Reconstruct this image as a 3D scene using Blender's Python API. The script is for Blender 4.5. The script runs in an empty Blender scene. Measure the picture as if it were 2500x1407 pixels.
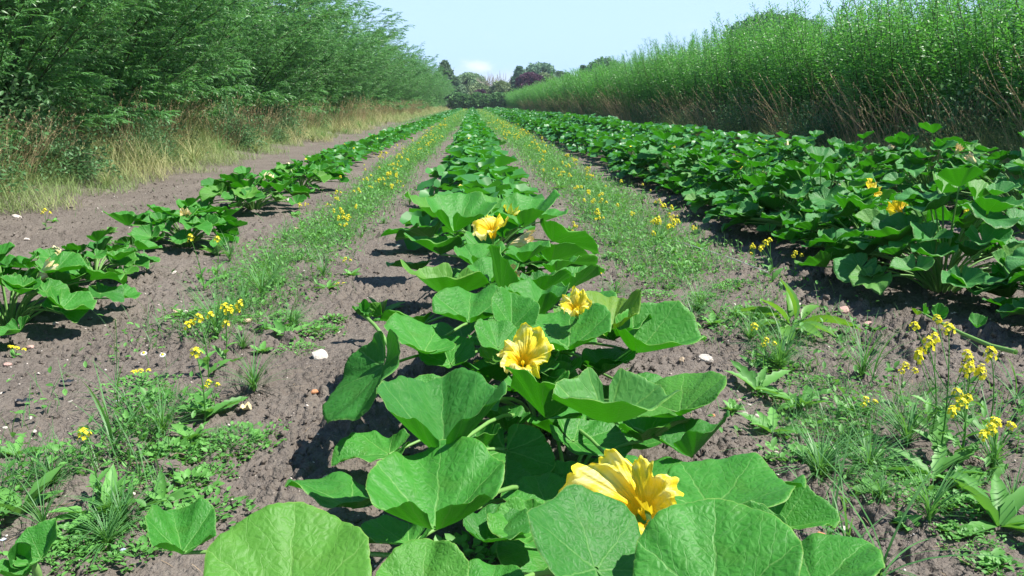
import bpy, math, random
import numpy as np
from mathutils import Vector, Matrix
R = math.radians
rs = np.random.RandomState
C = bpy.context.scene.collection
S = bpy.context.scene

# ------------------------------------------------------------------ camera, sky, sun, exposure
CAM_H, FPX, W0, H0 = 1.25, 1962.0, 2500.0, 1407.0
PITCH = math.atan((703.5 - 255) / FPX)
YAW = math.atan((1250 - 1155) / FPX)
cd = bpy.data.cameras.new('camera'); cam = bpy.data.objects.new('camera', cd); C.objects.link(cam)
cd.sensor_width = 36; cd.lens = 36 * FPX / W0; cd.clip_start = .05; cd.clip_end = 8000
cam.location = (0, 0, CAM_H); cam.rotation_euler = (math.pi / 2 - PITCH, 0, -YAW)
S.camera = cam
S.render.resolution_x = 1024; S.render.resolution_y = 576
S.view_settings.view_transform = 'Standard'; S.view_settings.look = 'None'
S.view_settings.exposure = 0.88; S.view_settings.gamma = 1
SUN_EL = 57.0
SUN_D = Vector((1.0, -0.22, 0)).normalized()       # horizontal direction towards the sun: from the right
SUN_AZ = math.atan2(SUN_D.x, SUN_D.y)
w = bpy.data.worlds.new('World'); S.world = w; w.use_nodes = True
sd = bpy.data.lights.new('sun', 'SUN'); sun = bpy.data.objects.new('sun', sd); C.objects.link(sun)
sd.energy = 5.0; sd.angle = R(.53); sd.color = (1, .955, .88)
v = Vector((SUN_D.x * math.cos(R(SUN_EL)), SUN_D.y * math.cos(R(SUN_EL)), math.sin(R(SUN_EL))))
sun.rotation_euler = v.to_track_quat('Z', 'Y').to_euler(); sun.location = (20, -12, 30)
CR = Matrix.Rotation(-YAW, 3, 'Z') @ Matrix.Rotation(math.pi / 2 - PITCH, 3, 'X')

def ray(px, py):
    return (CR @ Vector(((px - W0 / 2), -(py - H0 / 2), -FPX))).normalized()
def at(px, py, z=0.0):
    d = ray(px, py); t = (z - CAM_H) / d.z
    return Vector((0, 0, CAM_H)) + d * t
def atY(px, py, Y):
    d = ray(px, py); t = Y / d.y
    return Vector((0, 0, CAM_H)) + d * t

# ------------------------------------------------------------------ node helpers
class NB:
    def __init__(s, tree): s.t = tree
    def n(s, typ, **kw):
        nd = s.t.nodes.new(typ)
        for k, val in kw.items(): setattr(nd, k, val)
        return nd
    def link(s, a, b): s.t.links.new(a, b)
    def put(s, sock, val):
        if hasattr(val, 'is_output'): s.t.links.new(val, sock)
        else: sock.default_value = val
    def m(s, op, *a, clamp=False):
        nd = s.t.nodes.new('ShaderNodeMath'); nd.operation = op; nd.use_clamp = clamp
        for i, x in enumerate(a): s.put(nd.inputs[i], x)
        return nd.outputs[0]
    def step(s, x, a, b, c=0.0, d=1.0):
        nd = s.t.nodes.new('ShaderNodeMapRange'); nd.interpolation_type = 'SMOOTHSTEP'
        for i, q in enumerate((x, a, b, c, d)): s.put(nd.inputs[i], q)
        return nd.outputs[0]
    def mix(s, f, a, b, mode='MIX'):
        nd = s.t.nodes.new('ShaderNodeMix'); nd.data_type = 'RGBA'; nd.blend_type = mode
        s.put(nd.inputs[0], f)
        for i, x in ((6, a), (7, b)):
            if isinstance(x, tuple): x = (*x, 1) if len(x) == 3 else x
            s.put(nd.inputs[i], x)
        return nd.outputs[2]
    def noise(s, vec, scale, detail=3, rough=.55):
        nd = s.t.nodes.new('ShaderNodeTexNoise'); nd.inputs['Scale'].default_value = scale
        nd.inputs['Detail'].default_value = detail; nd.inputs['Roughness'].default_value = rough
        if vec is not None: s.link(vec, nd.inputs['Vector'])
        return nd.outputs['Fac']
    def vor(s, vec, scale, feat='F1'):
        nd = s.t.nodes.new('ShaderNodeTexVoronoi'); nd.feature = feat; nd.inputs['Scale'].default_value = scale
        if vec is not None: s.link(vec, nd.inputs['Vector'])
        return nd
    def attr(s, name):
        nd = s.t.nodes.new('ShaderNodeAttribute'); nd.attribute_name = name; return nd.outputs['Fac']
    def obj(s): return s.t.nodes.new('ShaderNodeTexCoord').outputs['Object']
    def pos(s): return s.t.nodes.new('ShaderNodeNewGeometry').outputs['Position']
    def back(s): return s.t.nodes.new('ShaderNodeNewGeometry').outputs['Backfacing']
    def orand(s): return s.t.nodes.new('ShaderNodeObjectInfo').outputs['Random']

def new_mat(name):
    m = bpy.data.materials.new(name); m.use_nodes = True; m.node_tree.nodes.clear()
    b = NB(m.node_tree); out = b.n('ShaderNodeOutputMaterial')
    return m, b, out
def prin(b, col, rough=.6, spec=.3, normal=None):
    p = b.n('ShaderNodeBsdfPrincipled')
    if isinstance(col, tuple): col = (*col[:3], 1)
    b.put(p.inputs['Base Color'], col); b.put(p.inputs['Roughness'], rough)
    b.put(p.inputs['Specular IOR Level'], spec)
    if normal is not None: b.link(normal, p.inputs['Normal'])
    return p.outputs[0]
def bump(b, h, strength=.5, dist=.01):
    n = b.n('ShaderNodeBump'); n.inputs['Strength'].default_value = strength; n.inputs['Distance'].default_value = dist
    b.link(h, n.inputs['Height']); return n.outputs[0]
def leafy(b, out, col, trans, fac=.3, rough=.5, spec=.35, normal=None):
    p = prin(b, col, rough, spec, normal)
    t = b.n('ShaderNodeBsdfTranslucent')
    if isinstance(trans, tuple): trans = (*trans[:3], 1)
    b.put(t.inputs[0], trans)
    mx = b.n('ShaderNodeMixShader'); b.put(mx.inputs[0], fac)
    b.link(p, mx.inputs[1]); b.link(t.outputs[0], mx.inputs[2]); b.link(mx.outputs[0], out.inputs[0])

def foliage_mat(name, c1, c2, under=None, trans=None, fac=.3, rough=.5, spec=.35):
    m, b, out = new_mat(name)
    r = b.attr('rnd')
    col = b.mix(r, c1, c2)
    col = b.mix(b.m('MULTIPLY', b.orand(), .35), col, tuple(x * 1.25 for x in c2))
    if under: col = b.mix(b.back(), col, under)
    leafy(b, out, col, trans or tuple(x * 1.6 for x in c2), fac, rough, spec)
    return m
def plain_mat(name, c1, c2, scale=20, rough=.7, spec=.2, bs=.3, bd=.004):
    m, b, out = new_mat(name)
    n = b.noise(b.obj(), scale, 5, .6)
    col = b.mix(b.step(n, .35, .65), c1, c2)
    b.link(prin(b, col, rough, spec, bump(b, n, bs, bd)), out.inputs[0])
    return m

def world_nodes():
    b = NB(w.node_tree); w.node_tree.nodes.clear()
    out = b.n('ShaderNodeOutputWorld'); bg = b.n('ShaderNodeBackground'); b.link(bg.outputs[0], out.inputs[0])
    sky = b.n('ShaderNodeTexSky', sky_type='NISHITA'); sky.sun_disc = False
    sky.sun_elevation = R(SUN_EL); sky.sun_rotation = SUN_AZ
    sky.air_density = 1.0; sky.dust_density = .6; sky.ozone_density = 1.2; sky.altitude = 0
    tc = b.n('ShaderNodeTexCoord').outputs['Generated']
    sp = b.n('ShaderNodeSeparateXYZ'); b.link(tc, sp.inputs[0])
    az = b.m('ARCTAN2', sp.outputs[0], sp.outputs[1]); el = b.m('ARCSINE', sp.outputs[2])
    d = ray(1185, 162); a0 = math.atan2(d.x, d.y); e0 = math.asin(d.z)
    cm = b.n('ShaderNodeCombineXYZ'); b.link(b.m('MULTIPLY', az, 1.0), cm.inputs[0]); b.link(b.m('MULTIPLY', el, 2.6), cm.inputs[1])
    n = b.noise(cm.outputs[0], 26, 6, .55)
    def gauss(a, e, wa, we):
        x = b.m('DIVIDE', b.m('SUBTRACT', az, a), wa); y = b.m('DIVIDE', b.m('SUBTRACT', el, e), we)
        return b.m('EXPONENT', b.m('MULTIPLY', b.m('ADD', b.m('MULTIPLY', x, x), b.m('MULTIPLY', y, y)), -1.0))
    g1 = gauss(a0 - .01, e0, .030, .009)
    g2 = gauss(a0 + .005, e0 - .02, .10, .018)
    c1 = b.m('MULTIPLY', b.step(b.m('ADD', g1, b.m('MULTIPLY', b.m('SUBTRACT', n, .5), 1.6)), .3, 1.2), .6)
    c2 = b.m('MULTIPLY', b.step(b.m('ADD', g2, b.m('MULTIPLY', b.m('SUBTRACT', n, .5), .9)), .2, 1.1), .6)
    n2 = b.noise(cm.outputs[0], 7, 5, .6)
    c3 = b.m('MULTIPLY', b.step(n2, .56, .8), .14)
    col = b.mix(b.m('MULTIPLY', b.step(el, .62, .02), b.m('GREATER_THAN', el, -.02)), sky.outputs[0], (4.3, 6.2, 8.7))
    col = b.mix(b.step(el, .12, .42, 0, .92), col, (.9, 1.8, 3.6))  # upper sky dimmed on purpose, to cut ambient fill and deepen shadows
    col = b.mix(c3, col, (7.2, 7.8, 8.6)); col = b.mix(c2, col, (6.6, 7.0, 8.2)); col = b.mix(c1, col, (8.6, 8.5, 8.7))
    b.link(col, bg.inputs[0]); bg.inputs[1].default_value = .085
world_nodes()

# ------------------------------------------------------------------ object helpers
def tag(o, label=None, cat=None, group=None, kind=None):
    if label: o['label'] = label
    if cat: o['category'] = cat
    if group: o['group'] = group
    if kind: o['kind'] = kind
    return o
def empty(name, loc, rz=0.0):
    o = bpy.data.objects.new(name, None); C.objects.link(o); o.location = loc; o.rotation_euler = (0, 0, rz)
    o.empty_display_size = .1; return o
def link(name, me, parent=None, M=None):
    o = bpy.data.objects.new(name, me); C.objects.link(o)
    if parent is not None: o.parent = parent
    if M is not None: o.matrix_basis = M
    return o
KIDS = {}
def kids(o): return KIDS.get(o.name) or [c for c in bpy.data.objects if c.parent == o]
def copy_tree(o, tree, parent=None):
    c = o.copy(); C.objects.link(c)
    if parent is not None: c.parent = parent
    for ch in tree.get(o, ()): copy_tree(ch, tree, c)
    return c
def tree_of(objs):
    t = {}
    for o in objs:
        if o.parent is not None: t.setdefault(o.parent, []).append(o)
    return t

class MB:
    """collects vertex / face blocks into one mesh"""
    def __init__(s): s.V = []; s.F = []; s.M = []; s.A = []; s.U = []; s.n = 0
    def add(s, V, Fs, mat=0, rnd=None, uv=None):
        V = np.asarray(V, float).reshape(-1, 3)
        if not isinstance(Fs, (list, tuple)): Fs = [Fs]
        for F in Fs:
            F = np.asarray(F, int)
            s.F.append(F + s.n); s.M.append(np.full(len(F), mat))
        s.V.append(V); s.n += len(V)
        s.A.append(np.zeros(len(V)) if rnd is None else np.broadcast_to(rnd, (len(V),)))
        s.U.append(np.zeros((len(V), 2)) if uv is None else uv)
        return s
    def inst(s, tpl, Ms, L, mat=0, rnd=None):
        """tpl = (verts, [faces...]); Ms (N,3,3) columns are axes; L (N,3)"""
        V, Fs = tpl; V = np.asarray(V, float); N = len(L)
        if N == 0: return s
        W = np.einsum('nij,kj->nki', Ms, V) + L[:, None, :]
        off = (np.arange(N) * len(V))[:, None, None]
        FF = [(np.asarray(F)[None] + off).reshape(-1, np.asarray(F).shape[1]) for F in Fs]
        r = np.repeat(rnd if rnd is not None else np.zeros(N), len(V))
        return s.add(W.reshape(-1, 3), FF, mat, r)
    def mesh(s, name, mats, smooth=True, uv=False):
        me = bpy.data.meshes.new(name)
        V = np.concatenate(s.V); me.vertices.add(len(V)); me.vertices.foreach_set('co', V.astype(np.float32).ravel())
        loops = np.concatenate([F.ravel() for F in s.F]); tot = np.concatenate([np.full(len(F), F.shape[1]) for F in s.F])
        me.loops.add(len(loops)); me.loops.foreach_set('vertex_index', loops.astype(np.int32))
        me.polygons.add(len(tot)); st = np.concatenate([[0], np.cumsum(tot)[:-1]])
        me.polygons.foreach_set('loop_start', st.astype(np.int32)); me.polygons.foreach_set('loop_total', tot.astype(np.int32))
        me.polygons.foreach_set('material_index', np.concatenate(s.M).astype(np.int32))
        if smooth: me.polygons.foreach_set('use_smooth', np.ones(len(tot), bool))
        a = me.attributes.new('rnd', 'FLOAT', 'POINT'); a.data.foreach_set('value', np.concatenate(s.A).astype(np.float32))
        if uv:
            l = me.uv_layers.new(name='UVMap'); l.data.foreach_set('uv', np.concatenate(s.U)[loops].astype(np.float32).ravel())
        me.update(calc_edges=True)
        for m in (mats if isinstance(mats, (list, tuple)) else [mats]): me.materials.append(m)
        return me
    def obj(s, name, mats, parent=None, M=None, **kw): return link(name, s.mesh(name, mats, **kw), parent, M)

def nrm(a): return a / np.maximum(np.linalg.norm(a, axis=-1, keepdims=True), 1e-9)
def basis(D, sx=1.0, sy=1.0, sz=1.0, roll=None, rng=None, up=(0, 0, 1)):
    """frames whose x axis is D, z as near to up as possible, rolled"""
    D = nrm(np.asarray(D, float)); N = len(D)
    U = np.broadcast_to(np.asarray(up, float), D.shape)
    Y = np.cross(U, D); bad = np.linalg.norm(Y, axis=1) < 1e-3; Y[bad] = (0, 1, 0); Y = nrm(Y); Z = np.cross(D, Y)
    if roll is not None:
        c, s_ = np.cos(roll)[:, None], np.sin(roll)[:, None]
        Y, Z = Y * c + Z * s_, Z * c - Y * s_
    f = lambda q: np.broadcast_to(np.asarray(q, float), (N,))[:, None]
    return np.stack([D * f(sx), Y * f(sy), Z * f(sz)], axis=2)
def sph(az, el): return np.stack([np.cos(el) * np.cos(az), np.cos(el) * np.sin(az), np.sin(el)], -1)

def tube(P, rad, n=6):
    """tapered tube along points P (k,3)"""
    P = np.asarray(P, float); k = len(P); rad = np.broadcast_to(rad, (k,))
    T = np.gradient(P, axis=0); T = nrm(T); ref = np.array([0., 0, 1]) if abs(T[0, 2]) < .9 else np.array([1., 0, 0])
    V = []
    a = np.linspace(0, 2 * np.pi, n, endpoint=False)
    for i in range(k):
        x = np.cross(ref, T[i]); x /= max(np.linalg.norm(x), 1e-6); y = np.cross(T[i], x)
        V.append(P[i] + rad[i] * (np.cos(a)[:, None] * x + np.sin(a)[:, None] * y))
    V = np.concatenate(V); F = []
    for i in range(k - 1):
        for j in range(n): F.append((i * n + j, i * n + (j + 1) % n, (i + 1) * n + (j + 1) % n, (i + 1) * n + j))
    return V, [np.array(F)]
def curve(p0, p1, bow=(0, 0, 0), k=7):
    t = np.linspace(0, 1, k)[:, None]; p0 = np.array(p0, float); p1 = np.array(p1, float)
    return p0 * (1 - t) + p1 * t + 4 * t * (1 - t) * np.array(bow, float)

def blade_tpl(k=4, bend=.35):
    V = []; F = []
    for i in range(k):
        t = i / k; wd = (1 - t) ** .55 * (.6 + .4 * math.sin(min(1, t * 2.2) * math.pi / 2))
        z = -bend * t * t; V += [(t, .5 * wd, z + .06 * wd), (t, -.5 * wd, z + .06 * wd)]
    V.append((1, 0, -bend)); 
    for i in range(k - 1): F.append((2 * i, 2 * i + 1, 2 * i + 3, 2 * i + 2))
    return np.array(V), [np.array(F), np.array([(2 * k - 2, 2 * k - 1, 2 * k)])]
def lance_tpl(z1=.03, z2=-.1):
    V = np.array([(0, 0, 0), (.25, .5, z1), (.7, .36, z1 * .5), (1, 0, z2), (.7, -.36, z1 * .5), (.25, -.5, z1)])
    return V, [np.array([(0, 5, 1), (2, 4, 3)]), np.array([(1, 5, 4, 2)])]
def ovate_tpl(n=5, teeth=0.0, bend=-.12, fold=.12):
    """leaf with midrib: three columns of vertices"""
    V = []; 
    for i in range(n + 1):
        t = i / n; wd = math.sin(math.pi * min(1, t * .93 + .05)) ** .8 * (1 - .25 * t)
        if teeth and i % 2: wd *= 1 - teeth
        if i == n: wd = 0.02
        z = bend * t * t
        V += [(t, .5 * wd, z + fold * wd), (t, 0, z), (t, -.5 * wd, z + fold * wd)]
    F = []
    for i in range(n):
        a = 3 * i; F += [(a, a + 1, a + 4, a + 3), (a + 1, a + 2, a + 5, a + 4)]
    return np.array(V), [np.array(F)]
BL4, BL3, BL6 = blade_tpl(4), blade_tpl(3, .25), blade_tpl(6, .5)
LAN = lance_tpl(); OVA = ovate_tpl(3); OVB = ovate_tpl(8, .16, -.2, .1); OVC = ovate_tpl(10, .3, -.22, .1)
QUAD = (np.array([(0, 0, 0), (.45, .5, .05), (1, 0, -.05), (.45, -.5, .05)]), [np.array([(0, 3, 2, 1)])])

# ------------------------------------------------------------------ noise and ground
def hsh(i, j, s):
    n = (i * 374761393 + j * 668265263 + s * 974711 + 12345) & 0xffffffff
    n = ((n ^ (n >> 13)) * 1274126177) & 0xffffffff
    return ((n ^ (n >> 16)) & 0xffffff) / float(0xffffff)
def vnoise(x, y, s=0):
    i = np.floor(x).astype(np.int64); j = np.floor(y).astype(np.int64); u = x - i; v_ = y - j
    u = u * u * (3 - 2 * u); v_ = v_ * v_ * (3 - 2 * v_)
    a, b, c, d = hsh(i, j, s), hsh(i + 1, j, s), hsh(i, j + 1, s), hsh(i + 1, j + 1, s)
    return a * (1 - u) * (1 - v_) + b * u * (1 - v_) + c * (1 - u) * v_ + d * u * v_
def worley(x, y, s=0):
    i = np.floor(x).astype(np.int64); j = np.floor(y).astype(np.int64); d1 = np.full(x.shape, 9.)
    for a in (-1, 0, 1):
        for b in (-1, 0, 1):
            px = i + a + hsh(i + a, j + b, s); py = j + b + hsh(i + a, j + b, s + 7)
            d1 = np.minimum(d1, (x - px) ** 2 + (y - py) ** 2)
    return np.sqrt(d1)
def sstep(x, a, b): t = np.clip((x - a) / (b - a), 0, 1); return t * t * (3 - 2 * t)
def base_h(x, y):
    x = np.asarray(x, float); y = np.asarray(y, float)
    h = .05 * (vnoise(x * .7, y * .5, 3) - .5) + .03 * (vnoise(x * 2.2, y * 1.8, 4) - .5)
    for r in (-2.65, .28, 3.05, 5.9): h += .035 * np.exp(-((x - r) / .45) ** 2)
    h += .45 * sstep(-x, 4.9, 8.0) + .35 * sstep(x, 7.6, 10.5)
    return h
def domes(x, y, f, s, p, rr=.5):
    """crumbs: a rounded lump in each cell, its height by chance"""
    x = x * f; y = y * f; i = np.floor(x).astype(np.int64); j = np.floor(y).astype(np.int64); h = np.zeros(x.shape)
    for a in (-1, 0, 1):
        for b in (-1, 0, 1):
            px = i + a + hsh(i + a, j + b, s); py = j + b + hsh(i + a, j + b, s + 7); k = hsh(i + a, j + b, s + 13) ** p; q = rr * (.55 + .45 * k)
            d2 = ((x - px) ** 2 + (y - py) ** 2 * (.7 + .8 * hsh(i + a, j + b, s + 21))) / (q * q)
            h = np.maximum(h, k * np.sqrt(np.maximum(0, 1 - d2)))
    return h / f
def clods(x, y):
    wx = x + .02 * vnoise(x * 30, y * 30, 31); wy = y + .02 * vnoise(x * 30, y * 30, 32)
    right = 1 + .7 * sstep(x, 1.9, 2.5); m = sstep(vnoise(x * 1.7, y * 1.7, 9) * .6 + vnoise(x * 5, y * 5, 10) * .4, .3, .72)
    h = .42 * domes(wx, wy, 9, 1, 5) * m * right + .50 * domes(wx, wy, 19, 2, 3) * (.25 + m) * right
    h += .55 * domes(wx, wy, 42, 3, 2.2) * (.45 + .7 * m) + .5 * domes(wx, wy, 85, 4, 1.6) * (.5 + .6 * m)
    h *= 1.25
    h -= .030 * sstep(vnoise(wx * 23, wy * 23, 6), .70, .92) * (.3 + m)
    h += .018 * (vnoise(x * 6, y * 6, 8) - .5) * right
    return h
def gz(x, y): return float(base_h(np.array([x]), np.array([y]))[0])

def soil_mat():
    m, b, out = new_mat('soil')
    p = b.pos()
    n1 = b.noise(p, 1.2, 5, .6); n2 = b.noise(p, 35, 6, .7); n3 = b.noise(p, 260, 3, .6)
    col = b.mix(b.step(n1, .3, .7), (.150, .129, .112), (.200, .174, .150))
    col = b.mix(b.m('MULTIPLY', b.step(n2, .4, .7), .65), col, (.105, .085, .072))
    col = b.mix(b.m('MULTIPLY', b.step(n3, .5, .8), .55), col, (.30, .26, .235))
    vo = b.vor(p, 70); g = b.step(vo.outputs['Distance'], .10, .16, 1, 0)
    sp = b.n('ShaderNodeSeparateColor'); b.link(vo.outputs['Color'], sp.inputs[0])
    g = b.m('MULTIPLY', g, b.m('GREATER_THAN', sp.outputs[0], .93))
    col = b.mix(b.m('MULTIPLY', g, .8), col, (.5, .44, .39))
    v2 = b.vor(p, 48, 'SMOOTH_F1').outputs['Distance']; v3 = b.vor(p, 120, 'SMOOTH_F1').outputs['Distance']
    h = b.m('ADD', b.m('MULTIPLY', n2, .8), b.m('MULTIPLY', n3, .35)); h = b.m('SUBTRACT', h, b.m('ADD', b.m('MULTIPLY', v2, .9), b.m('MULTIPLY', v3, .5)))
    b.link(prin(b, col, .95, .12, bump(b, h, .9, .016)), out.inputs[0])
    return m
SOIL = soil_mat()
def ground():
    ys = [-6.0, -3, -1, 0, .6]; y = 1.0
    while y < 260: ys.append(y); y += max(.0038, .0036 * y * (1 + y / 25))
    ys += [300, 400, 700, 1500, 4000]
    ys = np.array(ys)
    s_ = np.concatenate([[-6, -3, -1.6, -1.1], np.linspace(-.82, .82, 860), [1.1, 1.6, 3, 6]])
    X = s_[None, :] * (np.maximum(ys, 1.0)[:, None] + .8); Y = np.repeat(ys[:, None], len(s_), 1)
    fade = np.clip(1.2 - Y / 22, 0.0, 1)
    Z = base_h(X, Y) + clods(X, Y) * fade
    Z = np.where(Y > 280, -.02, Z)
    n, k = X.shape; idx = np.arange(n * k).reshape(n, k)
    F = np.stack([idx[:-1, :-1], idx[:-1, 1:], idx[1:, 1:], idx[1:, :-1]], -1).reshape(-1, 4)
    o = MB().add(np.stack([X, Y, Z], -1).reshape(-1, 3), F).obj('ground', SOIL)
    tag(o, kind='structure')
ground()

# ------------------------------------------------------------------ materials
def pumpkin_leaf_mat(name, c1, c2, tr, sheen=.0):
    m, b, out = new_mat(name)
    uv = b.n('ShaderNodeUVMap').outputs[0]
    nz = b.n('ShaderNodeTexNoise'); nz.inputs['Scale'].default_value = 5; b.link(uv, nz.inputs['Vector'])
    wv = b.n('ShaderNodeVectorMath', operation='SCALE'); 
    sb = b.n('ShaderNodeVectorMath', operation='SUBTRACT'); b.link(nz.outputs['Color'], sb.inputs[0]); sb.inputs[1].default_value = (.5, .5, .5)
    b.link(sb.outputs[0], wv.inputs[0]); wv.inputs['Scale'].default_value = .12
    ad = b.n('ShaderNodeVectorMath', operation='ADD'); b.link(uv, ad.inputs[0]); b.link(wv.outputs[0], ad.inputs[1])
    sp = b.n('ShaderNodeSeparateXYZ'); b.link(ad.outputs[0], sp.inputs[0]); x, y = sp.outputs[0], sp.outputs[1]
    T = 2 * math.pi / 7
    th = b.m('ARCTAN2', y, x); ph = b.m('WRAP', th, T / 2, -T / 2)
    r = b.m('SQRT', b.m('ADD', b.m('MULTIPLY', x, x), b.m('MULTIPLY', y, y)))
    a = b.m('MULTIPLY', r, b.m('COSINE', ph)); bb = b.m('ABSOLUTE', b.m('MULTIPLY', r, b.m('SINE', ph)))
    wd = b.m('MULTIPLY', b.m('SUBTRACT', 1.7, r), .013)
    v1 = b.step(b.m('DIVIDE', bb, wd), .5, 1.5, 1, 0)
    fr = b.m('FRACT', b.m('MULTIPLY', b.m('SUBTRACT', a, b.m('MULTIPLY', bb, 1.1)), 4.3))
    v2 = b.step(b.m('ABSOLUTE', b.m('SUBTRACT', fr, .5)), .0, .05, 1, 0)
    vo = b.vor(ad.outputs[0], 9, 'DISTANCE_TO_EDGE'); v3 = b.step(vo.outputs['Distance'], .0, .06, 1, 0)
    vein = b.m('MAXIMUM', v1, b.m('MAXIMUM', b.m('MULTIPLY', v2, .55), b.m('MULTIPLY', v3, .22)))
    n1 = b.noise(uv, 3.2, 4, .6); n2 = b.noise(uv, 60, 3, .7)
    col = b.mix(b.step(n1, .3, .7), c1, c2)
    col = b.mix(b.m('MULTIPLY', b.orand(), .5), col, tuple(q * 1.3 for q in c2))
    col = b.mix(b.m('MULTIPLY', b.step(n2, .5, .8), .2), col, (.16, .34, .14))
    col = b.mix(b.m('MULTIPLY', vein, .62), col, (.20, .44, .11))
    edge = b.step(b.attr('rnd'), .975, 1.0)
    col = b.mix(b.m('MULTIPLY', edge, .7), col, (.26, .44, .10))
    mo = b.step(b.noise(uv, 9, 5, .7), .52, .70); col = b.mix(b.m('MULTIPLY', mo, .28), col, (.13, .30, .12))
    bl = b.step(b.noise(uv, 2.1, 2, .5), .5, .8); col = b.mix(b.m('MULTIPLY', bl, .35), col, (.09, .24, .03))
    und = b.mix(b.m('MULTIPLY', vein, .6), (.035, .135, .02), (.13, .29, .06))
    col = b.mix(b.back(), col, und)
    col = b.mix(b.m('MULTIPLY', b.step(b.orand(), .8, 1.0), .45), col, (.16, .30, .04)); col = b.mix(b.m('MULTIPLY', b.step(b.orand(), .2, .0), .35), col, (.03, .13, .04))
    h = b.m('ADD', b.m('ADD', b.m('MULTIPLY', v1, -.7), b.m('MULTIPLY', v2, -.45)), b.m('MULTIPLY', b.step(vo.outputs['Distance'], 0, .35), .8))
    h = b.m('ADD', h, b.m('MULTIPLY', n2, .25)); h = b.m('ADD', h, b.m('MULTIPLY', b.noise(uv, 6, 3, .55), 1.8))
    leafy(b, out, col, b.mix(b.m('MULTIPLY', vein, .5), tr, (.05, .22, .01)),   .30, .50, .30, bump(b, h, .30, .005))
    return m
PL1 = pumpkin_leaf_mat('pumpkin_leaf_green', (.030, .185, .016), (.055, .255, .034), (.05, .34, .004))
PL2 = pumpkin_leaf_mat('pumpkin_leaf_blue_green', (.034, .18, .036), (.065, .26, .065), (.05, .32, .005))
PL3 = pumpkin_leaf_mat('pumpkin_leaf_yellow_green', (.12, .24, .03), (.17, .30, .03), (.22, .45, .01))
STALK = foliage_mat('stalk', (.14, .30, .07), (.22, .42, .12), fac=.15, rough=.45)
GRASS = foliage_mat('grass_blade', (.05, .16, .05), (.13, .31, .10), trans=(.16, .42, .05), fac=.35, rough=.45)
GRASSY = foliage_mat('meadow_blade', (.085, .25, .055), (.50, .45, .24), trans=(.25, .35, .1), fac=.3, rough=.6, spec=.2)
DRY = foliage_mat('dry_blade', (.30, .22, .11), (.52, .41, .25), trans=(.5, .4, .2), fac=.3, rough=.7, spec=.2)
DRYR = foliage_mat('dry_stalk', (.34, .24, .14), (.56, .43, .28), trans=(.4, .3, .18), fac=.25, rough=.7, spec=.15)
WEED = foliage_mat('weed_leaf', (.065, .21, .04), (.15, .38, .085), (.14, .29, .12), (.18, .48, .04), .3, .5)
WILLOW = foliage_mat('willow_leaf', (.055, .175, .050), (.13, .31, .10), (.20, .33, .19), (.15, .44, .06), .33, .40, .5)
WILLOWR = foliage_mat('young_willow_leaf', (.050, .17, .040), (.13, .33, .08), (.15, .30, .13), (.15, .50, .05), .38, .4, .45)
BARK = plain_mat('bark', (.10, .085, .06), (.17, .15, .10), 12)
BARKG = plain_mat('green_bark', (.055, .085, .035), (.09, .11, .05), 12)
YEL = foliage_mat('mustard_petal', (.80, .68, .02), (.90, .82, .05), trans=(.9, .8, .05), fac=.3, rough=.5)
WHT = foliage_mat('white_petal', (.80, .82, .85), (.85, .85, .85), trans=(.8, .8, .8), fac=.25)
BLU = foliage_mat('pale_blue_petal', (.60, .70, .92), (.72, .80, .95), trans=(.6, .7, .9), fac=.25)

def petal_mat():
    m, b, out = new_mat('blossom_petal')
    uv = b.n('ShaderNodeUVMap').outputs[0]
    sp = b.n('ShaderNodeSeparateXYZ'); b.link(uv, sp.inputs[0])
    col = b.mix(b.step(sp.outputs[1], .3, .95), (.98, .52, .006), (1, .86, .05))
    rib = b.step(b.m('ABSOLUTE', b.m('SUBTRACT', b.m('FRACT', b.m('MULTIPLY', sp.outputs[0], 5)), .5)), 0, .09, 1, 0)
    fine = b.m('SINE', b.m('MULTIPLY', sp.outputs[0], 300))
    col = b.mix(b.m('MULTIPLY', rib, .35), col, (.75, .60, .05))
    col = b.mix(b.m('MULTIPLY', b.step(b.noise(uv, 5, 4), .45, .62), b.step(sp.outputs[1], .45, .9)), col, (1, .95, .42))  # bright highlights painted into the petal colour as pale patches towards the rim
    h = b.m('ADD', b.m('MULTIPLY', fine, .3), b.noise(uv, 30, 3, .7))
    leafy(b, out, col, (1, .80, .03), .38, .42, .35, bump(b, h, .6, .004))
    return m
PETAL = petal_mat()
WITH = plain_mat('withered_petal', (.75, .58, .26), (.80, .72, .48), 40, .7, .2, .5, .003)
FARP = foliage_mat('distant_pumpkin_leaf', (.034, .17, .034), (.075, .28, .06), (.06, .17, .045), (.07, .38, .01), .3, .45, .4)
FARB = foliage_mat('distant_blue_green_leaf', (.034, .16, .05), (.075, .26, .085), (.06, .16, .05), (.07, .36, .01), .3, .42, .45)

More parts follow.
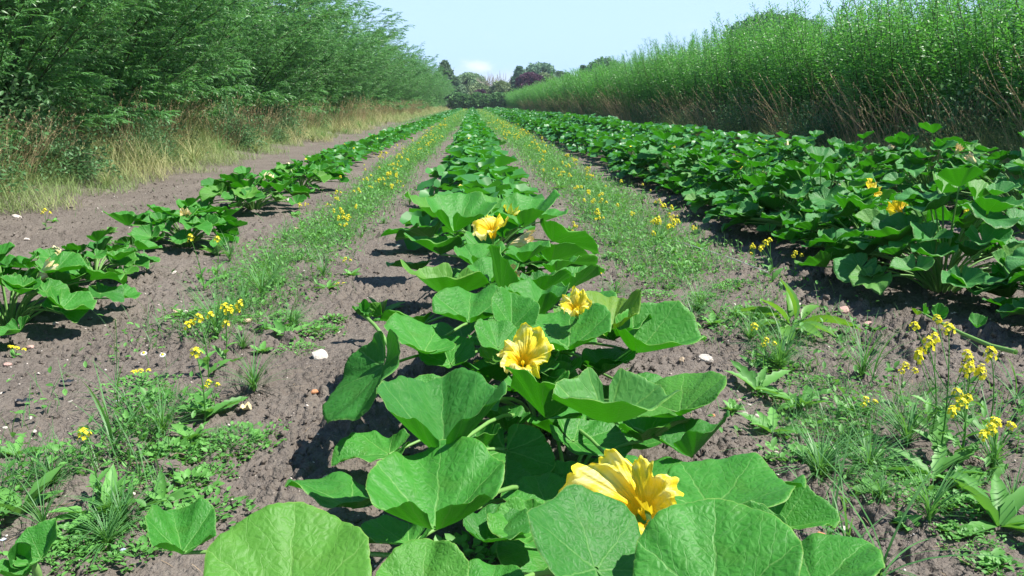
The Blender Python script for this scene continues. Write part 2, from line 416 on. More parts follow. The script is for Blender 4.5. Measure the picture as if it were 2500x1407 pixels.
# ------------------------------------------------------------------ pumpkin leaves, blossoms
def leaf_block(cup=.4, fold=.1, ruf=.06, droop=.1, seed=0, na=140, nr=10, back=.42):
    g = rs(seed); gap = .13
    th = np.linspace(-math.pi + gap, math.pi - gap, na)[None, :]
    rho = np.concatenate([np.linspace(0.0, .93, nr), [.97, 1.0]])[:, None] if nr > 4 else np.linspace(0, 1, nr)[:, None]
    r = .42 * np.cos(th) + np.sqrt(1 - .1764 * np.sin(th) ** 2)
    r = r * (1 + .055 * (1 - np.abs(np.sin(3.5 * th)) ** .8) * (np.abs(th) < 2.9) * (.5 + g.rand()) + .03 * np.sin(5 * th + g.rand() * 6) + .05 * (g.rand() - .5) * np.sin(2 * th + g.rand() * 6) + .03 * np.sin(3 * th + g.rand() * 6))
    r = r * (1 - .28 * sstep(np.abs(th), 2.75, math.pi))
    if na > 40:
        r = r * (1 + .011 * np.abs(np.sin(25 * th + 1.5 * np.sin(5 * th))) + .010 * (g.rand(1, na) - .5) + .02 * (vnoise(th * 4 + 20, th * 0 + seed, 5) - .5))
    rr = rho * r; x = rr * np.cos(th); y = rr * np.sin(th)
    k = 1 / math.sqrt(1 + (cup * 1.1) ** 2)
    z = cup * rr ** 1.35 - droop * np.maximum(x, 0) ** 2 + fold * np.abs(y) * (1 - .2 * np.abs(y))
    p = g.rand(5) * 6.28
    z = z + (.22 + back * (.5 + .8 * cup)) * sstep(np.abs(th), 1.35, 2.9) * rr * rho
    ruf = ruf * 1.35
    z = z + ruf * rho ** 2.2 * r * (np.sin(4 * th + p[0]) * .9 + np.sin(7 * th + p[1]) * .55 + np.sin(12 * th + p[2]) * .3 + .12 * np.sin(23 * th + p[3]))
    z = z + .035 * rr * (np.abs(np.sin(3.5 * th)) ** .6) * (rho < .99)
    z = z + .03 * np.sin(x * 4 + p[3]) * np.sin(y * 4.3 + p[4]) * rho
    kf = k * (1 - .3 * min(1, fold)); V = np.stack([x * k, y * kf, z], -1).reshape(-1, 3)
    n = rr.shape[0]; idx = np.arange(n * na).reshape(n, na)
    F = np.stack([idx[:-1, :-1], idx[1:, :-1], idx[1:, 1:], idx[:-1, 1:]], -1).reshape(-1, 4)
    return V, [F], np.repeat(rho[:, 0], na), np.stack([x, y], -1).reshape(-1, 2)
LM = {}
def leaf_mesh(mat, cup, fold, ruf, droop, seed):
    key = (mat.name, cup, fold, ruf, droop, seed)
    if key not in LM:
        V, F, a, uv = leaf_block(cup, fold, ruf, droop, seed)
        LM[key] = MB().add(V, F, 0, a, uv).mesh('leaf', mat, uv=True)
    return LM[key]
def rotm(az, pitch, roll):
    D = Vector((math.cos(R(pitch)) * math.cos(R(az)), math.cos(R(pitch)) * math.sin(R(az)), math.sin(R(pitch))))
    Y = Vector((-math.sin(R(az)), math.cos(R(az)), 0)); Z = D.cross(Y)
    M = Matrix((D, Y, Z)).transposed(); return M @ Matrix.Rotation(R(roll), 3, 'X')
def stalk_obj(parent, p0, p1, bow, r0=.0085, r1=.0055):
    V, F = tube(curve(p0, p1, bow, 8), np.linspace(r0, r1, 8), 7)
    return MB().add(V, F, 0, .4).obj('stalk', STALK, parent)
def add_leaf(root, A, Rm, size, mat, cup=.4, fold=.1, ruf=.06, droop=.1, seed=0, foot=None, label=None):
    """A in the plant's own coordinates"""
    M = Matrix.Translation(A) @ Rm.to_4x4() @ Matrix.Scale(size, 4)
    o = link('leaf', leaf_mesh(mat, cup, fold, ruf, droop, seed), root, M)
    if label: o['label'] = label
    A = Vector(A); f = Vector(foot) if foot is not None else Vector((A.x * .12, A.y * .12, 0))
    out = Vector((A.x - f.x, A.y - f.y, 0))
    stalk_obj(root, f, A, (-out.x * .12, -out.y * .12, .05 * min(1, out.length * 4)), .0085 if size > .2 or foot is None and root in heroes else .0062, .0048)
    return o

def blossom_block(seed=0, open_=1.0, nu=180, nv=30):
    g = rs(seed + 50); u = np.linspace(0, 2 * np.pi, nu)[None, :]; v_ = np.linspace(0, 1, nv)[:, None]
    lobe = np.abs(np.cos(2.5 * u)) ; notch = (1 - lobe) ** 1.6
    ph = g.rand(8) * 6.28
    amp = 1 + .34 * np.sin(u + ph[0]) + .16 * np.sin(2 * u + ph[1])
    ve = v_ * (1 - .13 * notch * sstep(v_, .35, 1)) * (.85 + .15 * amp)
    r = .017 + .022 * ve + open_ * (.085 * sstep(ve, .38, 1.0)) * amp
    z = .125 * ve - open_ * .035 * sstep(ve, .7, 1.0) * (1 + np.sin(u + ph[2]))
    e = v_ ** 5
    z = z + e * (.012 * np.sin(9 * u + ph[3]) + .007 * np.sin(19 * u + ph[4] + 2 * np.sin(3 * u)) + .0035 * np.sin(43 * u + ph[5])) - .022 * open_ * v_ ** 8 * (1 + .8 * np.sin(3 * u + ph[0])) * (.5 + open_ * .5)
    z = z + .012 * v_ ** 3 * np.sin(7 * u + ph[6]) + .02 * open_ * v_ ** 2 * np.sin(2 * u + ph[7])
    r = r + e * (.004 * np.sin(7 * u + ph[5]) + .003 * np.sin(16 * u + ph[1] + 2 * np.sin(2 * u)) + .003 * np.sin(41 * u)) * open_ - .006 * sstep(v_, .3, .8) * (1 - lobe) + .004 * v_ * np.cos(10 * u)
    tw = (1 - open_) * 1.2 * v_
    cx, cy = np.cos(u) * 3 + 9 + seed * 5, np.sin(u) * 3 + 9; cr = (vnoise(cx + v_ * 4, cy + v_ * 3, seed + 1) - .5) * .045 + (vnoise(cx * 3 + v_ * 9, cy * 3, seed + 2) - .5) * .010
    z = z + cr * v_ ** 2 * (.3 + open_); r = r + (vnoise(cx * 1.6 + v_ * 3, cy * 1.6, seed + 3) - .5) * .03 * v_ ** 2 * (.3 + open_)
    V = np.stack([r * np.cos(u + tw), r * np.sin(u + tw), z + 0 * u], -1).reshape(-1, 3)
    idx = np.arange(nu * nv).reshape(nv, nu)
    F = np.stack([idx[:-1, :-1], idx[:-1, 1:], idx[1:, 1:], idx[1:, :-1]], -1).reshape(-1, 4)
    uv = np.stack([np.broadcast_to(u / 6.2832, (nv, nu)), np.broadcast_to(v_, (nv, nu))], -1).reshape(-1, 2)
    return V, [F], uv
BM = {}
def blossom(parent, A, D, size=1.0, seed=0, open_=1.0, mat=None, foot=None, label=None, roll=0):
    mat = mat or PETAL; key = (seed, open_, mat.name)
    if key not in BM:
        V, F, uv = blossom_block(seed, open_, 180, 30)
        BM[key] = MB().add(V, F, 0, .5, uv).mesh('blossom', mat, uv=True)
        cal = MB(); V, F = tube([(0, 0, -.035), (0, 0, -.015), (0, 0, 0), (0, 0, .012)], [.007, .011, .0155, .0165], 10); cal.add(V, F, 0, .3)
        for k in range(5):
            a = k * 1.2566; V, F = tube([(.017 * math.cos(a), .017 * math.sin(a), 0), (.03 * math.cos(a), .03 * math.sin(a), .025), (.034 * math.cos(a), .034 * math.sin(a), .05)], [.003, .002, .0005], 5)
            cal.add(V, F, 0, .3)
        BM['calyx'] = cal.mesh('calyx', STALK)
        V, F = tube([(0, 0, .005), (0, 0, .03), (0, 0, .05), (0, 0, .058)], [.004, .005, .0075, .003], 9); BM['stamen'] = MB().add(V, F, 0, .5).mesh('stamen', YEL)
    q = Vector(D).normalized().to_track_quat('Z', 'Y').to_matrix() @ Matrix.Rotation(R(roll), 3, 'Z')
    o = link('blossom', BM[key], parent, Matrix.Translation(A) @ q.to_4x4() @ Matrix.Scale(abs(size), 4))
    if label: o['label'] = label
    c = link('calyx', BM['calyx'], o)
    if open_ > .4: link('stamen', BM['stamen'], o)
    A = Vector(A); f = Vector(foot) if foot is not None else Vector((A.x * .3, A.y * .3, 0))
    e = A - Vector(D).normalized() * .035 * abs(size)
    stalk_obj(parent, f, e, (0, 0, .02), .006, .005)
    return o

# hero plants of the middle row.  leaf = (px, py, z, halfwidth, azimuth, pitch, roll, cup, fold, ruffle, droop, seed[, material])
MIDROW = [
 ((.30, 1.80), [
  (700, 1500, .40, .150, 95, 22, 0, .18, .05, .035, .05, 1),
  (1025, 1475, .36, .088, 85, 25, 0, .22, .05, .05, .05, 2),
  (1195, 1460, .33, .065, 80, 10, 0, .2, .05, .05, .1, 3),
  (1455, 1390, .46, .115, 105, 30, 16, .10, .02, .04, .05, 4),
  (1745, 1490, .46, .140, 75, 32, -8, .12, .05, .04, .10, 5),
  (1990, 1440, .36, .110, 30, 12, -14, .2, .05, .05, .1, 6),
  (1850, 1330, .36, .060, 60, 30, 0, .4, .1, .08, .1, 7),
  (445, 1350, .20, .095, 120, 12, 8, .38, .28, .07, .1, 8),
  (1770, 1520, .25, .07, 0, 5, 0, .3, .1, .06, .1, 10),
 ]),
 ((.29, 2.35), [
  (1062, 1290, .38, .165, 88, 2, 0, .50, .0, .06, .12, 11),
  (1190, 1320, .27, .085, 40, 2, 0, .3, .1, .07, .1, 12),
  (1740, 1250, .34, .155, 45, 8, -8, .20, .03, .04, .12, 13),
  (1830, 1230, .26, .115, 20, -5, -25, .30, .12, .05, .1, 14),
  (1900, 1290, .20, .100, -10, -5, 10, .45, .3, .05, .1, 15),
  (860, 1240, .15, .150, 150, 8, 20, .15, .06, .05, .1, 16),
  (1340, 1260, .22, .11, 100, 10, 0, .2, .05, .05, .1, 17),
  (1000, 1330, .18, .10, 200, 5, 10, .3, .1, .06, .1, 18),
  (1560, 1330, .25, .12, 300, 0, 10, .2, .1, .05, .1, 19),
 ]),
 ((.26, 2.95), [
  (1082, 1120, .42, .200, 92, -6, 0, .30, .55, .05, .0, 21),
  (1235, 1100, .24, .145, 268, -8, 0, .10, .10, .045, .05, 22),
  (1080, 1010, .38, .095, 120, 22, -15, .30, .08, .04, .1, 23),
  (1165, 1000, .34, .075, 80, 20, 8, .25, .1, .06, .1, 24),
  (1485, 1030, .36, .195, 268, -2, 0, .50, .0, .035, .0, 25, 2),
  (1660, 1010, .34, .150, 70, 12, -22, .18, .03, .03, .1, 26),
  (1690, 1115, .28, .115, 30, 8, -25, .38, .3, .05, .1, 27),
  (1330, 1020, .34, .145, 120, 5, 40, .2, .35, .05, .1, 28),
  (950, 1110, .12, .12, 190, 0, 0, .2, .1, .08, .1, 29),
  (1400, 1080, .20, .13, 330, -5, 0, .2, .1, .05, .1, 30),
  (1530, 1170, .26, .12, 0, 0, -10, .2, .1, .05, .1, 31),
  (1130, 1200, .12, .13, 200, 0, 0, .2, .1, .05, .1, 32),
 ]),
 ((.24, 3.65), [
  (935, 895, .36, .185, 228, -42, 18, .12, .08, .05, .0, 33),
  (1330, 960, .26, .120, 40, 8, 0, .3, .05, .06, .1, 34),
  (1480, 905, .28, .110, 60, 12, -12, .25, .1, .06, .1, 35),
  (1390, 850, .40, .165, 80, 16, -8, .28, .05, .05, .1, 36),
  (1500, 830, .38, .125, 40, 5, -15, .28, .1, .06, .1, 37),
  (1555, 862, .34, .190, -8, -6, 12, .42, .35, .05, .1, 38),
  (1215, 850, .44, .085, 110, 34, 10, .25, .1, .06, .1, 39),
  (1200, 880, .40, .065, 30, 18, 20, .3, .15, .08, .1, 40),
  (1250, 800, .46, .105, 90, 35, 10, .25, .45, .05, .1, 41),
  (1100, 890, .32, .110, 110, 20, -8, .22, .08, .06, .1, 42),
  (1160, 960, .18, .13, 180, 0, 0, .2, .1, .05, .1, 43),
  (1560, 960, .15, .13, 350, -5, 0, .2, .1, .05, .1, 44),
  (1440, 980, .15, .12, 300, -5, 0, .2, .1, .05, .1, 45),
 ]),
 ((.20, 4.35), [
  (1035, 860, .38, .135, 130, 22, 14, .22, .05, .05, .1, 46),
  (1145, 785, .44, .150, 88, 14, 0, .30, .04, .05, .1, 47),
  (1095, 725, .42, .21, 258, 4, -6, .50, .0, .04, .1, 48),
  (1015, 800, .34, .130, 170, 0, 18, .25, .1, .05, .1, 49),
  (1310, 780, .42, .160, 80, -4, 0, .45, .35, .06, .1, 50),
  (1225, 720, .44, .185, 110, 10, 50, .2, .5, .05, .0, 51),
  (1490, 822, .38, .150, 70, 18, -6, .3, .55, .08, .1, 52, 3),
  (1420, 770, .34, .13, 40, 20, 0, .2, .1, .05, .1, 53),
  (1310, 720, .42, .150, 30, 4, -18, .28, .2, .05, .1, 54),
  (1390, 705, .36, .125, 10, 0, -10, .45, .4, .05, .1, 55),
  (1130, 830, .2, .14, 200, 0, 0, .2, .1, .05, .1, 56),
  (1350, 830, .2, .14, 340, 0, 0, .2, .1, .05, .1, 57),
 ]),
 ((.16, 5.2), [
  (1075, 622, .38, .19, 235, 8, 0, .40, .1, .05, .1, 58),
  (1165, 650, .42, .155, 60, 8, 0, .3, .2, .05, .1, 59),
  (1200, 690, .40, .135, 80, 15, 0, .3, .1, .05, .1, 60),
  (1020, 660, .30, .130, 170, 0, 10, .25, .1, .05, .1, 61),
  (1345, 640, .34, .190, 10, -14, -25, .2, .2, .05, .1, 62),
  (1280, 640, .38, .150, 50, 8, -10, .3, .2, .06, .1, 63),
  (1390, 660, .25, .145, 0, -15, -10, .25, .25, .05, .1, 64),
  (1130, 700, .24, .14, 230, 0, 0, .2, .1, .05, .1, 65),
  (1290, 700, .24, .14, 320, 0, 0, .2, .1, .05, .1, 66),
  (1180, 610, .36, .12, 100, 20, 0, .3, .1, .05, .1, 67),
 ]),
 ((.12, 6.3), [
  (1110, 565, .52, .235, 72, 8, 8, .48, .15, .05, .1, 68),
  (1055, 530, .50, .180, 150, 22, 10, .3, .1, .05, .1, 69),
  (1280, 555, .48, .235, 60, 12, -6, .40, .15, .05, .1, 70),
  (1350, 590, .38, .220, -10, -20, -20, .2, .25, .05, .1, 71),
  (1230, 580, .42, .170, 80, 15, 0, .3, .35, .05, .1, 72),
  (1000, 570, .18, .165, 190, -5, 10, .2, .1, .05, .1, 73),
  (1050, 580, .34, .170, 200, -5, 20, .25, .1, .05, .1, 74),
  (1180, 600, .22, .15, 250, 0, 0, .2, .1, .05, .1, 75),
  (1200, 520, .44, .15, 90, 15, 0, .3, .1, .05, .1, 76),
  (1330, 540, .36, .15, 30, 5, 0, .3, .1, .05, .1, 77),
 ]),
]
ORD = ['first', 'second', 'third', 'fourth', 'fifth', 'sixth', 'seventh', 'eighth', 'ninth', 'tenth', 'eleventh', 'twelfth']
def ordw(i): 
    if i < 12: return ORD[i]
    n = i + 1; return f"{n}{'th' if 10 <= n % 100 <= 20 else {1: 'st', 2: 'nd', 3: 'rd'}.get(n % 10, 'th')}"
MID_LABELS = ['frontmost pumpkin plant of the middle row, its huge leaves cut by the picture edge',
 'pumpkin plant behind the front one, holding up the big frilly yellow blossom',
 'pumpkin plant with a deep bowl leaf and a leaf folded into a V, middle row',
 'pumpkin plant with an open yellow blossom and one big leaf drooping left to the soil',
 'pumpkin plant with one yellowish leaf and a small orange blossom, middle row',
 'pumpkin plant with a closed pale withered blossom, middle row before the tall bowl leaf',
 'pumpkin plant with a ragged yellow blossom beneath a tall bowl leaf, middle row']
MG = 'pumpkin plants in the middle row'
heroes = []
for k, ((bx, by), leaves) in enumerate(MIDROW):
    bz = gz(bx, by); root = empty('pumpkin_plant', (bx, by, bz)); B = Vector((bx, by, bz)); heroes.append(root)
    tag(root, MID_LABELS[k], 'pumpkin plant', MG)
    for L in leaves:
        A = at(L[0], L[1], L[2]) - B; mat = {1: PL1, 2: PL2, 3: PL3}[L[12] if len(L) > 12 else 1]
        add_leaf(root, A, rotm(L[4], L[5], L[6]), L[3], mat, L[7], L[8], L[9], L[10], L[11],
                 label='yellowing upright pumpkin leaf' if mat is PL3 else None)
g = rs(17)
for k, root in enumerate(heroes):
    for i in range(9 if k else 5):
        a = g.rand() * 360; q = .10 + .24 * g.rand(); A = Vector((q * math.cos(R(a)) * .9, q * math.sin(R(a)), .10 + .17 * g.rand()))
        add_leaf(root, A, rotm(a + g.rand() * 60 - 30, -4 + 14 * g.rand(), g.rand() * 30 - 15), .085 + .05 * g.rand(), PL1, *[(.45, .05, .06, .1, 101), (.3, .25, .06, .15, 102), (.2, .08, .08, .2, 103), (.5, .1, .08, .2, 105)][i % 4])
def hb(k, px, py, z, D, size, seed, op=1.0, mat=None, label=None, foot=None, roll=0):
    B = heroes[k].location; A = at(px, py, z) - B
    blossom(heroes[k], A, D, size, seed, op, mat, foot, label, roll)
hb(1, 1575, 1270, .38, (-.30, -.55, .70), 1.05, 3, .8, label='big frilly yellow blossom leaning over', roll=40)
hb(3, 1278, 902, .40, (-.1, -.55, .8), .80, 5, .8, label='open yellow blossom with ruffled petals')
hb(4, 1408, 768, .50, (-.3, -.5, .8), .60, 7, .6)
hb(6, 1203, 580, .52, (-.1, -.5, .85), .95, 9, .7)
hb(6, 1237, 560, .45, (.3, .2, 1), 1.2, 11, .12)
hb(5, 1245, 600, .38, (.9, -.3, .3), 1.2, 12, .1, WITH)
hb(5, 1222, 672, .42, (.2, -.8, .2), 1.0, 13, .2, WITH)

# ------------------------------------------------------------------ prototypes of ordinary pumpkin plants
def proto_plan(seed, n, rad, hgt, size):
    g = rs(seed); out = []
    for i in range(n):
        az = i * 137.5 + g.rand() * 40; f = math.sqrt((i + .6) / n)
        rr = rad * f * (.8 + .4 * g.rand()); zz = hgt * (1.02 - .76 * f ** 1.8) * (.85 + .25 * g.rand())
        zz *= .60 + .44 * g.rand(); A = (rr * math.cos(R(az)) * .85, rr * math.sin(R(az)) * 1.15, max(.07, zz))
        pitch = 10 - 26 * f + g.rand() * 14 - 7
        s_ = size * (.65 + .5 * g.rand()) * (1 - .15 * f)
        out.append((A, az + g.rand() * 70 - 35, pitch, g.rand() * 44 - 22, s_, i % 6, g))
    return out
SHAPES = [(.45, .05, .06, .1, 101), (.3, .25, .06, .15, 102), (.2, .08, .08, .2, 103), (.38, .45, .06, .05, 104), (.5, .1, .08, .2, 105), (.28, .12, .1, .25, 106)]
def near_plant(seed, n, rad, hgt, size, mat, nb=1, withered=1):
    root = empty('pumpkin_plant', (0, 0, 0))
    for A, az, pi_, ro, s_, sh, g in proto_plan(seed, n, rad, hgt, size):
        c = SHAPES[sh]; add_leaf(root, Vector(A), rotm(az, pi_, ro), s_, mat, *c)
    g = rs(seed + 9)
    for i in range(11 if rad > .5 else 7):
        a = i * 360 / (11 if rad > .5 else 7) + g.rand() * 20; q = rad * (.72 + .3 * g.rand()); add_leaf(root, Vector((q * math.cos(R(a)), q * math.sin(R(a)), .10 + .12 * g.rand())), rotm(a + g.rand() * 50 - 25, 8 - 30 * g.rand(), g.rand() * 30 - 15), size * (.7 + .35 * g.rand()), mat, *SHAPES[i % 6])
    for i in range(nb + withered):
        a = g.rand() * 6.28; q = rad * (.3 + .4 * g.rand()); D = (math.cos(a), math.sin(a), .9)
        wth = i >= nb
        blossom(root, (q * math.cos(a), q * math.sin(a), hgt * (.60 + .2 * g.rand())), D, .95, 20 + (i % 3), .12 if wth else .5, WITH if wth else PETAL)
    return root
def clump(name, V):  pass
LOWB = [leaf_block(*c[:4], c[4], 14, 4) for c in SHAPES]
LOWT = [(b[0], b[1]) for b in LOWB]
def far_plant_block(mb, seed, n, rad, hgt, size, origin=(0, 0, 0), sc=1.0, yellow=True):
    g = rs(seed); by = {}
    for A, az, pi_, ro, s_, sh, _ in proto_plan(seed, n, rad, hgt, size):
        by.setdefault(sh, []).append((np.array(rotm(az, pi_, ro)) * s_ * sc, np.array(A) * sc + origin))
    for sh, L in by.items():
        mb.inst(LOWT[sh], np.array([q[0] for q in L]), np.array([q[1] for q in L]), 0, g.rand(len(L)))
    V, F = tube([np.array(origin), np.array(origin) + (0, 0, hgt * .5 * sc)], [.03 * sc, .015 * sc], 5); mb.add(V, F, 0, .3)
    if yellow:
        a = g.rand(1) * 6.28; el = g.rand(1) * 1.2
        L = np.stack([np.cos(a) * rad * .5, np.sin(a) * rad * .5, hgt * (.7 + .2 * g.rand(1))], 1) * sc + origin
        mb.inst(QUAD, basis(sph(a, el), .06, .07, .05), L, 1, g.rand(1))
nearL = near_plant(201, 32, .46, .36, .14, PL1, 0, 1)
nearL2 = near_plant(202, 22, .38, .28, .13, PL1, 0, 1)
nearR = near_plant(203, 56, .58, .56, .14, PL2, 0, 1)
nearR2 = near_plant(204, 54, .58, .60, .145, PL2, 1, 0)
nearB = near_plant(205, 74, .86, .78, .17, PL2, 0, 1)
PROTO = [nearL, nearL2, nearR, nearR2, nearB]
TREE = tree_of(list(bpy.data.objects))
used = set()
def place_near(p, x, y, rz, sc, label, group):
    if p not in used: used.add(p); o = p
    else: o = copy_tree(p, TREE)
    o.location = (x, y, gz(x, y)); o.rotation_euler = (0, 0, rz); o.scale = (sc, sc, sc)
    return tag(o, label, 'pumpkin plant', group)
def farm(seed, n, rad, hgt, size, mats):
    mb = MB(); far_plant_block(mb, seed, n, rad, hgt, size); return mb.mesh('pumpkin_plant', mats)
FMID = [farm(300 + i, 30, .46, .42, .15, [FARP, YEL]) for i in range(3)]
FRIGHT = [farm(310 + i, 40, .58, .56, .15, [FARB, YEL]) for i in range(3)]
FLOWP = [farm(320 + i, 18, .38, .32, .14, [FARP, YEL]) for i in range(3)]
def place_far(me, x, y, rz, sc, label, group):
    o = link('pumpkin_plant', me); o.location = (x, y, gz(x, y)); o.rotation_euler = (0, 0, rz); o.scale = (sc, sc, sc)
    return tag(o, label, 'pumpkin plant', group)
g = rs(5)
# left row
LG = 'pumpkin plants in the left row'
LL = [(-2.95, 4.0, 1.25, 'pumpkin plant at the left picture edge, cut off by it, nearest of the left row'),
      (-2.8, 5.25, .85, 'small low pumpkin plant between the left edge clump and the bright bushy one'),
      (-2.72, 6.9, 1.2, 'bright bushy pumpkin plant with a pale closed blossom, left row'),
      (-2.62, 9.0, 1.05, 'pumpkin plant with an orange blossom behind the bright bushy one, left row'),
      (-2.66, 9.9, 1.1, 'pumpkin plant joined to the back of the one with the orange blossom, left row')]
LL = [(at(*p, 0), sc, lab[3]) for (p, sc), lab in zip((((25, 805), 1.05), ((235, 705), .85), ((455, 612), 1.0), ((620, 520), 1.15), ((735, 468), 1.05)), LL)]
for i, (b_, s_, lab) in enumerate(LL):
    x, y = b_.x, b_.y
    place_near(nearL if i != 1 else nearL2, x, y, [2.1, .3, 0.7, 2.9, 4.4][i], s_, lab, LG)
# right row 1
RG = 'pumpkin plants in the first row to the right'
y = 4.1; i = 0
while y < 14:
    place_near([nearR, nearR2][i % 2], 3.15 + (g.rand() - .5) * .2 + (.35 if i == 0 else 0), y, g.rand() * 6.28, .95 + g.rand() * .2,
               ['big-leaved pumpkin plant at the right picture edge beside a runner creeping over soil', None][i] if i == 0 else
               f'blue-green pumpkin plant in the first right row, {ordw(i)} from the camera', RG)
    y += .85 + g.rand() * .2; i += 1
# right row 2
R2G = 'pumpkin plants in the far right row'
R2 = [(5.95, 8.3, 1.0, 'pumpkin plant at the right picture edge before the dark verge, cut off by it'),
      (5.75, 9.9, 1.02, 'tallest broadest pumpkin plant, a domed mound before the dark verge at right'),
      (5.6, 11.6, .9, 'tall pumpkin plant just left of the domed mound, before the dark verge'),
      (5.55, 13.0, .85, 'pumpkin plant behind the tall one beside the domed mound, right')]
for i, (x, y, s_, lab) in enumerate(R2): place_near(nearB, x, y, i * 1.9 + 1, s_, lab, R2G)
# farther plants of the four rows
def far_row(x0, y0, step, meshes, name, group, sc=1.0, count=74, dx=0.0):
    y = y0; i = 0; off = {'middle': 7, 'left': 5, 'first right': 10, 'far right': 4}[name]
    while i < count:
        lab = (f'pumpkin plant in the {name} row, {ordw(i + off)} from the camera' if i < 30 else f'tiny distant pumpkin plant in the {name} row, lost in its green band')
        place_far(meshes[i % 3], x0 + dx * y + (g.rand() - .5) * .22, y, g.rand() * 6.28, sc * (.85 + g.rand() * .35), lab, group)
        y += step * (.85 + .3 * g.rand()); i += 1
    return y
REST = MB()
def rest_row(x0, y0, y1, seed, hgt, sc):
    y = y0; r = rs(seed)
    while y < y1:
        far_plant_block(REST, r.randint(9999), 12, .5, hgt, .2, (x0 + (r.rand() - .5) * .2, y, gz(x0, y)), sc); y += .95
e = far_row(.06, 7.3, .72, FMID, 'middle', MG, 1.0, 74); rest_row(.03, e, 190, 1, .42, 1.05)
e = far_row(-2.72, 13.9, .68, FLOWP, 'left', LG, 1.0, 74); rest_row(-2.7, e, 190, 2, .34, 1.0)
e = far_row(3.1, 14.4, .78, FRIGHT, 'first right', RG, 1.0, 74); rest_row(3.1, e, 190, 3, .5, 1.05)
e = far_row(5.6, 14.2, .8, FRIGHT, 'far right', R2G, 1.08, 62); rest_row(5.6, e, 190, 4, .5, 1.1)
tag(REST.obj('distant_pumpkin_plants', [FARB, YEL]), 'farthest pumpkin plants merging into a green band before the end hedge', 'pumpkin plants', kind='stuff')
# runner of the right edge plant
ro = empty('pumpkin_runner', at(2480, 850, .0)); tag(ro, 'pale green pumpkin runner creeping left over bare soil with a leafy tip', 'vine')
p0 = at(2480, 860, .06); p1 = at(2240, 758, .10); mid = at(2350, 815, .05)
V, F = tube(np.array([p0 - ro.location, at(2420, 845, .04) - ro.location, mid - ro.location, at(2290, 785, .08) - ro.location, p1 - ro.location]), [.013, .012, .010, .008, .005], 8)
MB().add(V, F, 0, .8).obj('stem', STALK, ro)
for (px, py, z, az, pi_, s_, sd_) in ((2255, 765, .12, 150, 50, .035, 1), (2240, 770, .09, 200, 10, .035, 2), (2290, 775, .12, 80, 50, .05, 3), (2385, 800, .14, 60, 20, .05, 4)):
    link('leaf', leaf_mesh(PL3 if sd_ == 2 else PL1, .5, .3, .08, 0, 140 + sd_), ro, Matrix.Translation(at(px, py, z) - ro.location) @ rotm(az, pi_, 0).to_4x4() @ Matrix.Scale(s_, 4))
# young shoot at the bottom left corner
so = empty('pumpkin_shoot', at(90, 1480, 0)); tag(so, 'hairy young pumpkin shoot with one pale folded leaf in the bottom left corner', 'shoot')
V, F = tube(curve((0, 0, 0), at(60, 1370, .16) - so.location, (.02, 0, .03)), np.linspace(.012, .008, 7), 8); MB().add(V, F, 0, .8).obj('stem', STALK, so)
for (px, py, z, az, pi_, s_, c, f, sd_) in ((100, 1365, .17, 60, 40, .065, .25, .45, 1), (45, 1375, .16, 130, 60, .04, .8, .6, 2), (50, 1420, .14, 200, 10, .04, .5, .5, 3)):
    link('leaf', leaf_mesh(PL1, c, f, .05, 0, 150 + sd_), so, Matrix.Translation(at(px, py, z) - so.location) @ rotm(az, pi_, 0).to_4x4() @ Matrix.Scale(s_, 4))
# sprout left of the middle row
so = empty('pumpkin_shoot', at(945, 905, 0)); tag(so, 'thick curved pumpkin shoot with a pale furled tip left of the middle row', 'shoot')
V, F = tube(curve((.05, 0, 0), at(880, 765, .17) - so.location, (.02, 0, .03)), np.linspace(.012, .009, 7), 8); MB().add(V, F, 0, .6).obj('stem', STALK, so)
for k, (px, py, z, az, pi_, s_) in enumerate(((878, 770, .17, 190, 10, .035), (890, 760, .19, 100, 60, .04), (905, 775, .15, 250, -20, .045), (930, 770, .16, 60, 60, .05))):
    link('leaf', leaf_mesh(PL1, .6, .5, .12, 0, 160 + k), so, Matrix.Translation(at(px, py, z) - so.location) @ rotm(az, pi_, 0).to_4x4() @ Matrix.Scale(s_, 4))

